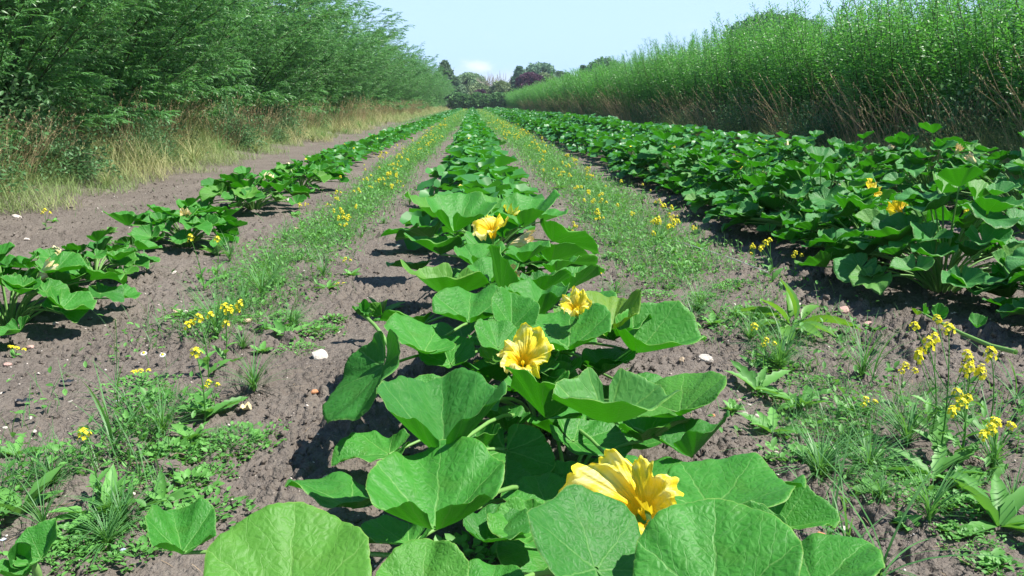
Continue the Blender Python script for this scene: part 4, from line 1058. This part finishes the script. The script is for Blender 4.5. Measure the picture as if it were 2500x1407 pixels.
for o in [q for q in bpy.data.objects if q.get('label') and q['label'].startswith('yellow mustard weed in the')]:
    o['label'] = o['label'].replace(' beside the middle row', '').replace(' of its band from the camera', ' one away')
GT = [grass_tuft(720, 75, .26, .75), grass_tuft(721, 55, .34, .55, .006), grass_tuft(722, 95, .16, 1.0, .0045), grass_tuft(723, 20, .30, 1.15, .007), grass_tuft(724, 9, .30, .35, .007)]
RO = [rosette(730, 9, .11), rosette(731, 12, .085, .5, .6, OVC), rosette(732, 8, .13, .36, .5, OVC), rosette(733, 14, .06, .8, .5, OVB), rosette(734, 10, .16, .34, .7, OVB)]
CW = [mat_weed(740), mat_weed(741, 160, .15, .018), mat_weed(742, 90, .09, .026), mat_weed(743, 220, .17, .016)]
FL = [fluff(745), fluff(746, 520, .17, .11)]
CNT = {}
def put(name, me, px, py, sc, label, cat, group, rz=None, xyz=None):
    b = at(px, py, 0) if xyz is None else Vector(xyz); b.z = gz(b.x, b.y) + .002
    o = link(name, me); o.location = b; o.rotation_euler = (0, 0, g.rand() * 6.28 if rz is None else rz); o.scale = (sc, sc, sc)
    return tag(o, label, cat, group)
GG = 'grass tufts on the soil'
def put_xyz(name, me, x, y, sc, label, cat, group):
    o = link(name, me); o.location = (x, y, gz(x, y)); o.rotation_euler = (0, 0, g.rand() * 6.28); o.scale = (sc, sc, sc); return tag(o, label, cat, group)
for k, px, py, sc, lab in ((0, 622, 962, 1.0, 'wide splayed grass tuft right of the yellow heads in the left strip'), (1, 640, 740, 1.0, 'dense upright grass tuft in the left strip, left of the clover like weeds'), (1, 665, 720, .9, 'upright grass tuft touching the dense one in the left strip'),
  (3, 330, 1050, 1.0, 'long broad bladed grass among front left weeds'), (3, 290, 1010, .9, 'grass with crossing blades over bare soil, front left'), (0, 400, 1070, .9, 'grass tuft between the long crossing blades and the serrated leaf'), (2, 130, 1190, 1.0, 'small fine grass tuft near the left edge of the foreground'),
  (2, 300, 1290, 1.2, 'fine grass tuft above the pale blue flowers at lower left'), (2, 265, 1340, 1.0, 'grass tuft among the pale blue flowers at lower left'), (1, 110, 1300, .6, 'thin grass left of the small fine tuft group, bottom left'), (3, 560, 610, .9, 'arching grass at the right foot of the bright bushy pumpkin plant'), (3, 360, 680, .9, 'long arching grass before the small low pumpkin plant'), (1, 330, 660, .6, 'upright blades on the small low pumpkin plant'),
  (2, 720, 800, 1.0, 'fine grass tuft near the dock like leaf in the left strip'), (0, 1290, 470, 1.0, 'pale grass tuft on soil right of the middle row'), (0, 1300, 475, .8, 'grass tuft just right of the pale one beside the middle row'), (2, 1500, 730, 1.1, 'wispy grass tuft by the short mustard weed'), (0, 1700, 760, .9, 'flattened grass at the left of the dock plant'), (3, 1690, 790, .9, 'sprawling grass below the dock plant, left side'),
  (1, 2105, 920, 1.0, 'tall sparse grass tuft on open soil right of the dock plant'), (4, 2130, 930, 1.1, 'single upright grass stems right of the tall sparse tuft'), (2, 2000, 1165, 1.4, 'grass below the feathery weeds, lower right'), (2, 2120, 1150, 1.3, 'dark grass tuft right of the feathery weeds'), (0, 2215, 1090, 1.1, 'bushy grass under the very tall mustard weed'), (0, 2150, 1230, .6, 'small grass tuft beneath the feathery weeds'), (4, 2025, 1330, 1.1, 'lone stiff grass with upright blades at the bottom right'), (4, 2065, 1375, 1.0, 'slanting grass blades right of the lone stiff grass'), (4, 2270, 1280, 1.0, 'upright grass at the lower right near the picture edge'), (1, 2265, 1285, .7, 'thin grass beside the upright grass at lower right'), (3, 2150, 1410, 1.4, 'long arching grass blades at the very bottom right'),
  (1, 2420, 1150, .9, 'thin grass at the right picture edge'), (0, 2470, 1240, .7, 'grass tuft cut by the right picture edge'), (3, 2480, 980, 1.2, 'long pale arching grass at the shadow of the right edge'), (4, 280, 1120, 1.3, 'tall grass stem with a furry seed head on the left soil'), (1, 1245, 900, .9, 'grass blades growing up among the middle row leaves'), (4, 1262, 700, 1.3, 'tall grass among the withered blossom of the middle row'), (1, 1760, 520, .9, 'grass at the left foot of the first right row'), (0, 1500, 560, .9, 'grass tuft in the right weed strip by the first heads'), (2, 820, 560, 1.0, 'grass tuft in the left strip beside the middle row gap')):
    put('grass_tuft', GT[k], px, py, sc, lab, 'grass tuft', GG)
WG = 'small broadleaf weeds on the soil'
for k, px, py, sc, lab in ((4, 255, 1270, .85, 'broad leaved weed under the lone yellow mustard head'), (0, 400, 1240, 1.0, 'rounded leaf weed right of the lone mustard head'), (4, 55, 1260, .9, 'leafy weed at the left edge of the foreground'), (2, 40, 1120, .7, 'long leaf poking in at the left picture edge'), (2, 520, 1020, 1.1, 'weed with one big serrated leaf lying on the soil'), (1, 470, 1080, 1.0, 'weed with toothed leaves left of the big serrated leaf'), (2, 700, 830, 1.0, 'weed with toothed leaves in the left strip'), (1, 640, 870, .8, 'small weed at the foot of the splayed grass tuft'),
  (4, 935, 780, .95, 'dark leafy weed touching the middle row from the left'), (2, 800, 720, .8, 'toothed weed at the right fringe of the left strip'), (2, 1850, 950, 1.3, 'upright weed with wavy leaves under the mustard at right'), (1, 1790, 1010, .7, 'small weed left of the wavy leaved one'), (2, 1960, 990, 1.3, 'flat wide rosette in the lower right weeds'), (1, 2080, 1010, .9, 'weed between rosette and tall grass, right'), (2, 1885, 1060, 1.0, 'pale upright leaf weed left of the feathery weeds'), (3, 2130, 1210, 1.1, 'round leaved weed below the feathery weeds'), (2, 2280, 1170, 1.3, 'weed with big crinkled leaves under the tall mustards'),
  (1, 2350, 1200, 1.1, 'toothed weed at the right of the crinkled leaves'), (4, 2440, 1290, 1.1, 'long leaved weed in shade at the lower right edge'), (3, 2210, 1290, .8, 'clover leaved weed at the lower right'), (3, 2330, 1310, .8, 'clover leaved weed in the shade, bottom right'), (3, 2430, 1380, .8, 'clover leaved weed at the bottom right corner'), (1, 1740, 800, 1.0, 'low bluish weed left below the dock plant'), (2, 1860, 780, 1.1, 'pale wavy leaf weed left of the dock plant'), (1, 1660, 650, 1.0, 'weed at the end of the white cane'), (2, 1640, 520, .9, 'weed beside the branching mustard'), (1, 1790, 530, .9, 'pale leaved weed before the first right row'), (3, 2130, 800, .8, 'tiny weed on the soil right of the dock plant'), (0, 2160, 810, .5, 'tiny weed under the runner, right'),
  (1, 270, 570, 1.1, 'grey green weed on soil before the left verge'), (1, 100, 640, .9, 'pale weed at left between two pumpkin clumps'), (0, 130, 540, .7, 'weed at the foot of the lone small mustard'), (2, 740, 470, .8, 'weed on soil right of the orange blossom clump'), (1, 1200, 1370, .5, 'small weed in the shade under the front leaves')):
    put('broadleaf_weed', RO[k], px, py, sc, lab, 'weed', WG)
CG = 'creeping weeds on the soil'
spots = [(820, 790), (760, 805), (790, 820), (420, 1120), (470, 1110), (560, 1100), (600, 1085), (330, 1110), (520, 1165), (380, 1180), (460, 1200), (340, 960), (380, 985), (430, 1290), (490, 1270), (120, 1380), (200, 1370), (330, 1370), (230, 1330), (150, 1330), (1690, 640), (1700, 660), (1600, 720), (1770, 700), (1720, 720), (1640, 700), (1830, 760), (1560, 660), (1900, 900), (1960, 930), (1930, 1130), (2000, 1140), (2060, 1130), (2160, 1160), (2240, 1200), (2200, 1140), (2330, 1240), (2400, 1250), (2290, 1250), (2100, 1080), (900, 520), (640, 700), (560, 760), (600, 790), (700, 780), (280, 600), (480, 560), (1500, 630), (1530, 600), (1580, 600), (1300, 1200), (1370, 1220), (1260, 1180), (1480, 1180), (1130, 1380), (1880, 960), (2030, 1050), (2370, 1330), (2440, 1400), (660, 660), (740, 640), (780, 600), (1210, 1100), (1800, 690), (730, 860)]
cnt = {}
for i, (px, py) in enumerate(sorted(spots, key=lambda q: -q[1])):
    side = 'left of the middle row' if px < 1000 else ('under the middle row leaves' if px < 1540 and py > 700 else 'right of the middle row')
    put('creeping_weed', CW[i % 4], px, py, .75 + .5 * g.rand(), f'low small leaved creeping weed {side}, {ordw(cnt.setdefault(side, 0))} from the picture bottom', 'creeping weed', CG); cnt[side] += 1
for i, (px, py, k, lab) in enumerate(((1990, 1060, 1, 'largest feathery weed of the lower right, left end'), (2060, 1040, 0, 'feathery weed right of the largest one'), (1960, 1010, 0, 'feathery weed behind the largest one'), (1880, 870, 0, 'feathery weed under the upright mustard at right'), (2290, 980, 1, 'feathery weed around the stems of the tall mustards'), (2250, 1010, 0, 'feathery weed left of the tall mustard stems'), (430, 1000, 0, 'feathery weed below the yellow heads, left strip'), (560, 1090, 0, 'feathery weed right below the big serrated leaf'), (700, 700, 0, 'feathery weed in the left strip middle'))):
    put('feathery_weed', FL[k], px, py, 1.0, lab, 'feathery weed', 'feathery leaved weeds')
for side, nm in ((-1, 'left'), (1, 'right')):
    ys = np.sort(3.6 * (16 / 3.6) ** g.rand(34))
    for i, y in enumerate(ys):
        y = float(y); x = strip_x(side, y) + g.randn() * .27; k = i % 3
        if k < 2: put('grass_tuft', GT[(0, 1, 2, 3)[i % 4]], 0, 0, .6 + .5 * g.rand(), f'grass tuft inside the {nm} weed strip, {ordw(i)} plant away', 'grass tuft', GG, None, (x, y, 0)) if False else put_xyz('grass_tuft', GT[(0, 1, 2, 3)[i % 4]], x, y, .6 + .5 * g.rand(), f'grass tuft inside the {nm} weed strip, {ordw(i)} plant away', 'grass tuft', GG)
        else: put_xyz('broadleaf_weed', RO[i % 5], x, y, .8 + .6 * g.rand(), f'broad leaved weed inside the {nm} weed strip, {ordw(i)} plant away', 'weed', WG)
for p in MUS + PROTO:
    if p not in used:
        for c in list(TREE.get(p, ())):
            for c2 in list(TREE.get(c, ())): bpy.data.objects.remove(c2)
            bpy.data.objects.remove(c)
        bpy.data.objects.remove(p)
TS = [grass_tuft(760, 120, .62, .9, .011, mat=GRASSY), grass_tuft(761, 90, .75, .7, .011, mat=GRASSY), grass_tuft(762, 100, .55, 1.1, .010)]
for i in range(34):
    y = 8.6 + 1.15 * i * (1 + .02 * i); x = -5.25 - 1.1 * g.rand()
    put_xyz('grass_tussock', TS[i % 3], x, y, .7 + .5 * g.rand(), f'shaggy grass tussock spilling from the left verge onto soil, {ordw(i)} from the camera', 'grass tussock', 'grass tussocks along the verges')
for i in range(24):
    y = 9.5 + 1.5 * i * (1 + .02 * i); x = 7.5 + .6 * g.rand()
    put_xyz('grass_tussock', TS[(2, 1, 2, 0)[i % 4]], x, y, .8 + .5 * g.rand(), f'dark grass tussock at the foot of the right hedge, {ordw(i)} from the camera', 'grass tussock', 'grass tussocks along the verges')
# dock plant
DOCK = foliage_mat('dock_leaf', (.07, .20, .03), (.13, .32, .05), (.12, .26, .08), (.22, .50, .03), .35, .42, .4)
dk = empty('dock_plant', at(1930, 800, 0)); tag(dk, 'dock plant with big upright and drooping oblong leaves on the soil at right', 'dock plant')
for (px, py, L_, W_, az, el, ro_) in ((1940, 780, .24, .095, 95, 78, 1.5), (1925, 775, .19, .09, 60, 60, 1.2), (1960, 790, .30, .10, -12, 14, -.5), (1950, 795, .20, .08, -40, 10, 0), (1915, 800, .16, .10, -100, -5, .2), (1940, 800, .17, .09, -60, 10, .4), (1905, 780, .26, .085, 165, 25, .6), (1900, 790, .22, .08, 200, 8, .2), (1925, 790, .2, .08, 130, 50, .8), (1960, 780, .2, .08, 40, 30, 0)):
    tp = ovate_tpl(14, .07, -.34, .16); lf = MB(); D = sph(np.array([R(az)]), np.array([R(el)])); lf.inst(tp, basis(D, L_, W_, L_, np.array([ro_ * .6])), np.array([tuple(at(px, py, .05) - dk.location)]) * np.array([1, 1, 1]), 0, g.rand(1)); lf.obj('leaf', DOCK, dk)
    V, F = tube(curve((0, 0, 0), at(px, py, .055) - dk.location, (0, 0, .01)), .004, 6); MB().add(V, F, 0, .6).obj('stalk', STALK, dk)
# daisies, pale blue flowers, seed head
def daisy(px, py, z, lab, pxb=None):
    b = at(pxb or px, py + 45, 0); b.z = gz(b.x, b.y); t = atY(px, py, b.y) - b; r = empty('daisy', b); tag(r, lab, 'daisy', 'white daisies')
    V, F = tube(curve((0, 0, 0), t, (.01, 0, 0)), .0015, 5); MB().add(V, F, 0, .4).obj('stem', WEED, r)
    n = 13; a = np.arange(n) * 6.283 / n; mb = MB(); up = nrm(np.array([.1, -.45, .9])); u = nrm(np.cross(up, [0, 0, 1.])); v_ = np.cross(up, u)
    D = np.array([u * math.cos(q) + v_ * math.sin(q) - up * .15 for q in a]); mb.inst(QUAD, basis(D, .017, .006, .01, up=up), np.repeat(np.array(t)[None], n, 0), 0, g.rand(n)); mb.obj('petals', WHT, r)
    k = MB(); V, F = tube([np.array(t) - up * .001, np.array(t) + up * .004, np.array(t) + up * .007], [.007, .006, .001], 10); k.add(V, F, 0, .5); k.obj('flower_centre', YEL, r)
daisy(351, 862, .1, 'left one of two white daisies on the left soil', 362); daisy(397, 866, .1, 'right one of two white daisies on the left soil', 405); 
for i, (px, py) in enumerate(((2040, 432), (2060, 440), (2078, 436), (2050, 450))): daisy(px, py, .1, f'white daisy showing between the right hand pumpkin leaves, {ordw(i)} from left')
for i, (px, py) in enumerate(((235, 1345), (300, 1343), (148, 1355), (388, 1135), (290, 1255), (285, 980), (8, 1318), (1880, 1210))):
    b = at(px, py, .03); r = link('speedwell_flower', None) if False else None
    mb = MB(); a = np.arange(4) * 1.571 + .4; mb.inst(QUAD, basis(sph(a, .2 + 0 * a), .009, .011, .006), np.zeros((4, 3)), 0, g.rand(4)); V, F = tube([(0, 0, -.028), (0, 0, 0)], .0008, 4); mb.add(V, F, 1, .4)
    o = mb.obj('speedwell_flower', [BLU, WEED]); o.location = b
    tag(o, ['pale blue flower below the fine grass at lower left', 'pale blue flower right of the first at lower left', 'pale blue flower near the hairy shoot', 'pale blue flower among creeping weeds by the twig', 'pale blue flower over the fine grass tuft', 'pale blue flower in the grass near the daisies', 'pale blue flower at the left picture edge', 'pale blue flower in the lower right weeds'][i], 'flower', 'pale blue flowers')
sh = empty('seeding_grass', at(276, 985, 0)); tag(sh, 'lone grass stem with a long furry seed head on the left soil', 'grass stem'); t = atY(282, 780, sh.location.y) - sh.location
V, F = tube(curve((0, 0, 0), t, (.01, 0, 0)), .0016, 5); MB().add(V, F, 0, .5).obj('stem', GRASS, sh)
mb = MB(); n = 260; q = g.rand(n); a = g.rand(n) * 6.28; mb.inst(BL3, basis(nrm(sph(a, .7 + 0 * a)), .011, .0014, .01), np.array(t)[None] * (.62 + .38 * q)[:, None], 0, .7 + .3 * g.rand(n)); mb.obj('seed_head', GRASSY, sh)

# ------------------------------------------------------------------ stones, twigs, scraps
def stone_mesh(seed, mat, flat=.6):
    import bmesh
    bm = bmesh.new(); bmesh.ops.create_icosphere(bm, subdivisions=3, radius=.5); g_ = rs(seed); pl = nrm(g_.randn(9, 3)); dd = .30 + .16 * g_.rand(9)
    for v_ in bm.verts:
        c = np.array(v_.co)
        for p_, d_ in zip(pl, dd):
            e_ = c @ p_
            if e_ > d_: c = c - p_ * (e_ - d_) * .9
        c += .02 * g_.randn(3) * .5; v_.co = Vector(c) ; v_.co.z *= flat
    me = bpy.data.meshes.new('stone'); bm.to_mesh(me); bm.free(); me.materials.append(mat); return me
ST_W = plain_mat('pale_stone', (.42, .37, .32), (.62, .57, .52), 9, .8, .2, .5, .01); ST_P = plain_mat('pink_stone', (.42, .26, .22), (.56, .38, .33), 9, .8, .2, .4, .01)
ST_B = plain_mat('tan_stone', (.36, .26, .17), (.52, .42, .30), 7, .8, .2, .5, .01); ST_O = plain_mat('terracotta', (.45, .20, .10), (.55, .28, .15), 9, .8, .2, .4, .01)
SM = {c: [stone_mesh(i * 7 + j, m_) for j in range(3)] for i, (c, m_) in enumerate((('w', ST_W), ('p', ST_P), ('b', ST_B), ('o', ST_O)))}
STN = [(780, 880, 48, 'w', 'largest pale angular stone on the soil left of the middle row'), (605, 792, 32, 'b', 'rounded tan stone behind the mustard heads in the left strip'), (827, 815, 15, 'w', 'small pale round stone above the large angular one'), (768, 965, 24, 'o', 'orange terracotta fragment at the shadow edge left of the middle row'), (190, 1195, 34, 'w', 'flat white stone left of the lone mustard stem'), (138, 805, 16, 'w', 'white pebble at the foot of the left edge pumpkin plant'), (425, 680, 18, 'w', 'whitish stone on open soil between left row and weed strip'),
 (500, 795, 0, 'w', ''), (435, 772, 22, 'b', 'flat tan stone left of the yellow heads'), (20, 900, 20, 'p', 'pink stone at the left picture edge'), (75, 858, 22, 'p', 'pinkish stone under the left edge pumpkin leaf'), (215, 870, 14, 'w', 'slim white chip on the left soil'), (452, 770, 14, 'w', 'small oval white pebble near the yellow heads'), (972, 605, 17, 'w', 'pale stone left of the middle row by the drooping leaf shadow'), (942, 578, 14, 'w', 'small pale stone above the pale one left of the middle row'),
 (1392, 498, 17, 'b', 'tan stone on soil right of the middle row'), (1725, 882, 40, 'w', 'long pale broken stone on soil right of the middle row'), (1665, 885, 26, 'b', 'tan stone tucked under the big right leaf'), (2060, 755, 30, 'p', 'pale pink stone under the first right row shadow'), (2120, 788, 26, 'p', 'pink rounded stone on dark soil right of the dock plant'), (1950, 740, 18, 'w', 'white stone right behind the dock plant'), (1935, 812, 18, 'o', 'reddish fragment at the foot of the dock plant'), (2058, 1298, 24, 'w', 'smooth white pebble at lower right by the stiff grass'), (1875, 1160, 24, 'p', 'pale pink flat stone right of the leaf edge'), (1920, 1208, 20, 'w', 'white flat stone right of the front leaf tip'), (1890, 1065, 0, 'w', ''),
 (1800, 982, 22, 'p', 'flat pinkish stone left of the wavy leaved weed'), (1830, 988, 14, 'w', 'small white stone right of the flat pinkish one'), (1820, 1012, 18, 'w', 'white chip below the flat pinkish stone'), (1850, 1016, 14, 'w', 'second white chip below the flat pinkish stone'), (1740, 1023, 13, 'o', 'tiny red pebble by the right leaf edge'), (1785, 1108, 18, 'w', 'pale curved chip right of the front plants'), (1893, 1112, 18, 'w', 'curved white chip below the upright pale leaf'), (2005, 1315, 24, 'o', 'light brown dead leaf like chip left of the white pebble'), (800, 1178, 32, 'p', 'cream and pink stone on the soil at the shadow edge'), (738, 1130, 10, 'o', 'tiny dark red chip by the shadow tip'),
 (272, 1048, 0, 'w', ''), (172, 995, 13, 'w', 'oval white pebble below the black scraps'), (15, 1055, 14, 'w', 'white pebble at the left edge'), (75, 1033, 13, 'w', 'white pebble right of the edge one'), (85, 1062, 11, 'w', 'pale twin pebble on the left soil'), (42, 534, 20, 'w', 'white stone before the left verge'), (66, 588, 13, 'w', 'small white stone before the left verge, below the bigger one'), (125, 630, 12, 'w', 'small white stone left of the low pumpkin plant'), (705, 500, 22, 'w', 'pale stone by the shaded foot of the blossom clump'), (768, 532, 16, 'w', 'white stone right of the pale one by the blossom clump'), (722, 560, 14, 'b', 'tan chip on open soil left of the weed strip'), (1400, 520, 12, 'w', 'white chip under the tan stone right of the middle row'), (1345, 658, 14, 'w', 'white chip beside the right flank of the middle row'), (1398, 604, 12, 'w', 'white pebble right of the drooping bowl leaf'), (2005, 800, 0, 'w', ''), (2230, 560, 14, 'w', 'white stone in the gap between right rows'), (2270, 330, 0, 'w', ''), (960, 955, 22, 'p', 'pinkish stone in shade behind the V folded leaf'), (985, 590, 0, 'w', ''), (1465, 1165, 12, 'w', 'pale chip beside the big blossom stalk'), (540, 870, 10, 'w', 'small pebble in the left strip')]
for i, (px, py, s_, c, lab) in enumerate(STN):
    if not s_: continue
    b = at(px, py, 0); d = (b - cam.location).length; w_ = s_ / FPX * d; o = link('stone', SM[c][i % 3]); o.location = (b.x, b.y, gz(b.x, b.y) + w_ * .16)
    o.rotation_euler = (g.randn() * .3, g.randn() * .3, g.rand() * 6.28); o.scale = (w_, w_ * (.6 + .3 * g.rand()), w_ * .8); tag(o, lab, 'stone', 'stones on the soil')
mb = MB(); n = 2600; Y = logu(g, n, 1.4, 16); X = (g.rand(n) * 1.7 - .85) * (Y + 1); s_ = (.0025 + .006 * g.rand(n) ** 3) * (1 + Y / 9)
k = (X > -5.1) & (X < 7.2); X, Y, s_ = X[k], Y[k], s_[k]; n = len(X)
OCT = (np.array([(1, 0, 0), (0, 1, 0), (-1, 0, 0), (0, -1, 0), (0, 0, .7), (0, 0, -.7)]), [np.array([(0, 1, 4), (1, 2, 4), (2, 3, 4), (3, 0, 4), (1, 0, 5), (2, 1, 5), (3, 2, 5), (0, 3, 5)])])
mb.inst(OCT, basis(sph(g.rand(n) * 6.28, g.randn(n) * .4), s_, s_ * .7, s_ * .7), np.stack([X, Y, base_h(X, Y) + .010 + s_ * .3], 1), 0, g.rand(n))
tag(mb.obj('pebbles', plain_mat('pebble', (.38, .32, .28), (.70, .64, .58), 3), smooth=False), 'tiny pale pebbles and flint chips strewn over the soil', 'pebbles', kind='stuff')
mb = MB(); n = 52000; Y = logu(g, n, 1.5, 14); X = (g.rand(n) * 1.7 - .85) * (Y + 1)
k = (X > -5.3) & (X < 7.3) & (vnoise(X * 1.9, Y * 1.9, 81) * .6 + vnoise(X * 7, Y * 7, 82) * .4 + .1 * (X > 2) > .44); X, Y = X[k], Y[k]; n = len(X)
s_ = (.0025 + .013 * g.rand(n) ** 4.5) * (1 + Y / 12) * (1 + .5 * (X > 2))
mb.inst(OCT, basis(sph(g.rand(n) * 6.28, g.randn(n) * .6), s_, s_ * (.55 + .5 * g.rand(n)), s_ * (.5 + .4 * g.rand(n)), g.rand(n) * 3), np.stack([X, Y, base_h(X, Y) + clods(X, Y) * np.clip(1.2 - Y / 22, 0, 1) + s_ * .25], 1), 0, g.rand(n))
tag(mb.obj('soil_crumbs', SOIL, smooth=False), 'loose crumbs of dry grey brown soil lying on the field', 'soil crumbs', kind='stuff')
mb = MB(); n = 900; Y = logu(g, n, 1.5, 12); X = np.clip((g.rand(n) * 1.6 - .8) * (Y + 1), -5, 7); a = g.rand(n) * 6.28
mb.inst(BL3, basis(sph(a, g.rand(n) * .12), .03 + .05 * g.rand(n), .0022, .02), np.stack([X, Y, base_h(X, Y) + .014], 1), 0, g.rand(n))
tag(mb.obj('straw_bits', DRYR), 'fine dry root and straw bits on the soil', 'straw bits', kind='stuff')
TW = plain_mat('twig_bark', (.12, .09, .065), (.22, .17, .13), 40)
def rod(name, pts, r0, r1, mat, lab, cat):
    P = [at(px, py, z) for px, py, z in pts]; o = Vector(P[0]); V, F = tube(np.array([p - o for p in P]), np.linspace(r0, r1, len(P)), 7); q = MB().add(V, F, 0, .5).obj(name, mat); q.location = o; return tag(q, lab, cat)
rod('twig', [(300, 1132, .02), (345, 1132, .03), (395, 1122, .035), (430, 1108, .03), (470, 1112, .02)], .006, .004, TW, 'dark crooked twig lying among the front left weeds', 'twig')
rod('twig', [(60, 1240, .02), (110, 1238, .03), (170, 1230, .025), (215, 1215, .02)], .003, .002, TW, 'thin pale twig left of the lone mustard stem', 'twig')
rod('cane', [(1650, 588, .04), (1720, 610, .05), (1790, 632, .04), (1882, 668, .03)], .004, .003, plain_mat('pale_cane', (.45, .46, .48), (.62, .62, .6), 10), 'thin whitish cane lying across the weeds right of the middle row', 'cane')
BLK = plain_mat('black_plastic', (.012, .014, .02), (.03, .034, .045), 30, .35, .5)
for (px, py, s_, lab) in ((165, 948, .04, 'thin black plastic scrap on the left soil, farther one'), (62, 998, .045, 'crumpled black plastic scrap on the left soil, nearer one')):
    gx, gy = np.meshgrid(np.linspace(-.5, .5, 9), np.linspace(-.28, .28, 6)); zz = .12 * np.sin(gx * 6 + 1) * np.cos(gy * 7) + .10 + .05 * np.sin(gx * 13); V = np.stack([gx * (1 + .3 * gy), gy * (1 + .4 * gx), zz], -1).reshape(-1, 3)
    ix = np.arange(54).reshape(6, 9); F = np.stack([ix[:-1, :-1], ix[:-1, 1:], ix[1:, 1:], ix[1:, :-1]], -1).reshape(-1, 4)
    o = MB().add(V * s_ * 1.3, F).obj('plastic_scrap', BLK); b = at(px, py, 0); o.location = (b.x, b.y, gz(b.x, b.y) + .012); o.rotation_euler = (0, 0, .3); tag(o, lab, 'plastic scrap')
o = link('dry_leaf', leaf_mesh(WITH, .3, .5, .12, .1, 171)); o.location = at(595, 1002, .02); o.scale = (.022, .03, .03); tag(o, 'curled tan dead leaf at the tip of the serrated leaf', 'dead leaf')

# ------------------------------------------------------------------ ground cover of the strips and the far field
def strip_density(x, y, side):
    c = np.where(side < 0, -1.42 + .06 * np.sin(y * .7), 1.66 + .08 * np.sin(y * .6 + 1))
    wd = np.where(side < 0, .34, .50) * (1 + .25 * sstep(y, 10, 40) + .3 * sstep(y, 30, 80)); return np.exp(-((x - c) / wd) ** 2 * 1.2)
g = rs(55)
for side, nm in ((-1, 'left'), (1, 'right')):
    n = 150000; Y = logu(g, n, 2.2, 190); X = (-1.42 if side < 0 else 1.66) + g.randn(n) * .62 * (1 if side < 0 else 1.15)
    nz = vnoise(X * 3.2, Y * 1.6, 60) * .6 + vnoise(X * 8, Y * 6, 61) * .4
    p = strip_density(X, Y, np.full(n, side)) * sstep(nz, .46 - .36 * sstep(Y, 3.5, 8), .64 - .34 * sstep(Y, 3.5, 8)) * (.55 + .45 * sstep(Y, 4, 7))
    k = g.rand(n) < p; X, Y = X[k], Y[k]; n = len(X); f = 1 + np.clip((Y - 6) / 14, 0, 7)
    mb = MB(); h = n // 2
    blades(mb, g, X[:h], Y[:h], (.05 + .15 * g.rand(h)) * f[:h] ** .35, .0042 * f[:h], .1 + .9 * g.rand(h), BL3, 0, None)
    s_ = (.014 + .028 * g.rand(n - h)) * f[h:] ** .75; m = n - h
    mb.inst(OVA, basis(sph(g.rand(m) * 6.28, .1 + .9 * g.rand(m)), s_, s_ * .6, s_, g.rand(m) - .5), np.stack([X[h:], Y[h:], base_h(X[h:], Y[h:]) + .01 + .10 * g.rand(m) ** 1.5 * f[h:] ** .3], 1), 1, g.rand(m))
    q = 1900 if side > 0 else 1200; Yq = logu(g, q, 13, 190); Xq = (-1.42 if side < 0 else 1.6) + g.randn(q) * .3; fq = 1 + Yq / 22; sq = .013 * fq ** .8
    kk = vnoise(Xq * 1.1, Yq * .35, 66) > .55; Xq, Yq, fq, sq = Xq[kk], Yq[kk], fq[kk], sq[kk]; q = len(Xq)
    mb.inst(QUAD, basis(sph(g.rand(q) * 6.28, g.rand(q)), sq, sq, sq), np.stack([Xq, Yq, base_h(Xq, Yq) + .15 + .16 * g.rand(q)], 1), 2, g.rand(q))
    tag(mb.obj('weed_strip', [GRASS, WEED, YEL]), f'green weeds and grass covering the soil in the {nm} strip', 'ground cover', kind='stuff')
n = 60000; Y = logu(g, n, 9, 190); X = -4.9 + 12.6 * g.rand(n); nz = vnoise(X * 1.5, Y * .5, 70)
k = g.rand(n) < np.clip((.04 + .8 * sstep(Y, 22, 75) * (.5 + nz)) + .5 * sstep(X, 4.0, 4.6) * sstep(nz, .35, .6) * (X < 7.6), 0, 1); X, Y = X[k], Y[k]; n = len(X); f = 1 + np.clip((Y - 8) / 14, 0, 8)
mb = MB(); blades(mb, g, X, Y, (.05 + .13 * g.rand(n)) * f ** .35, .0048 * f, .1 + 1.0 * g.rand(n), BL3, 0, None)
tag(mb.obj('field_grass', GRASS), 'sparse low grass thickening towards the far end of the field', 'grass', kind='stuff')

# ------------------------------------------------------------------ thin summer haze
import bmesh
bm = bmesh.new(); bmesh.ops.create_cube(bm, size=1); me = bpy.data.meshes.new('haze'); bm.to_mesh(me); bm.free()
hz = link('haze', me); hz.scale = (9000, 9000, 42); hz.location = (0, 0, 19); tag(hz, 'thin bluish summer haze over the far end of the field', 'haze', kind='stuff')
m, b, out = new_mat('haze'); v_ = b.n('ShaderNodeVolumePrincipled'); v_.inputs['Color'].default_value = (.72, .86, 1, 1); v_.inputs['Density'].default_value = .0003; v_.inputs['Anisotropy'].default_value = .2
b.link(v_.outputs[0], out.inputs['Volume']); me.materials.append(m)

for o in bpy.data.objects:
    if o.get('label') and not 4 <= len(o['label'].split()) <= 16: print('LONG', o.name, o['label'])
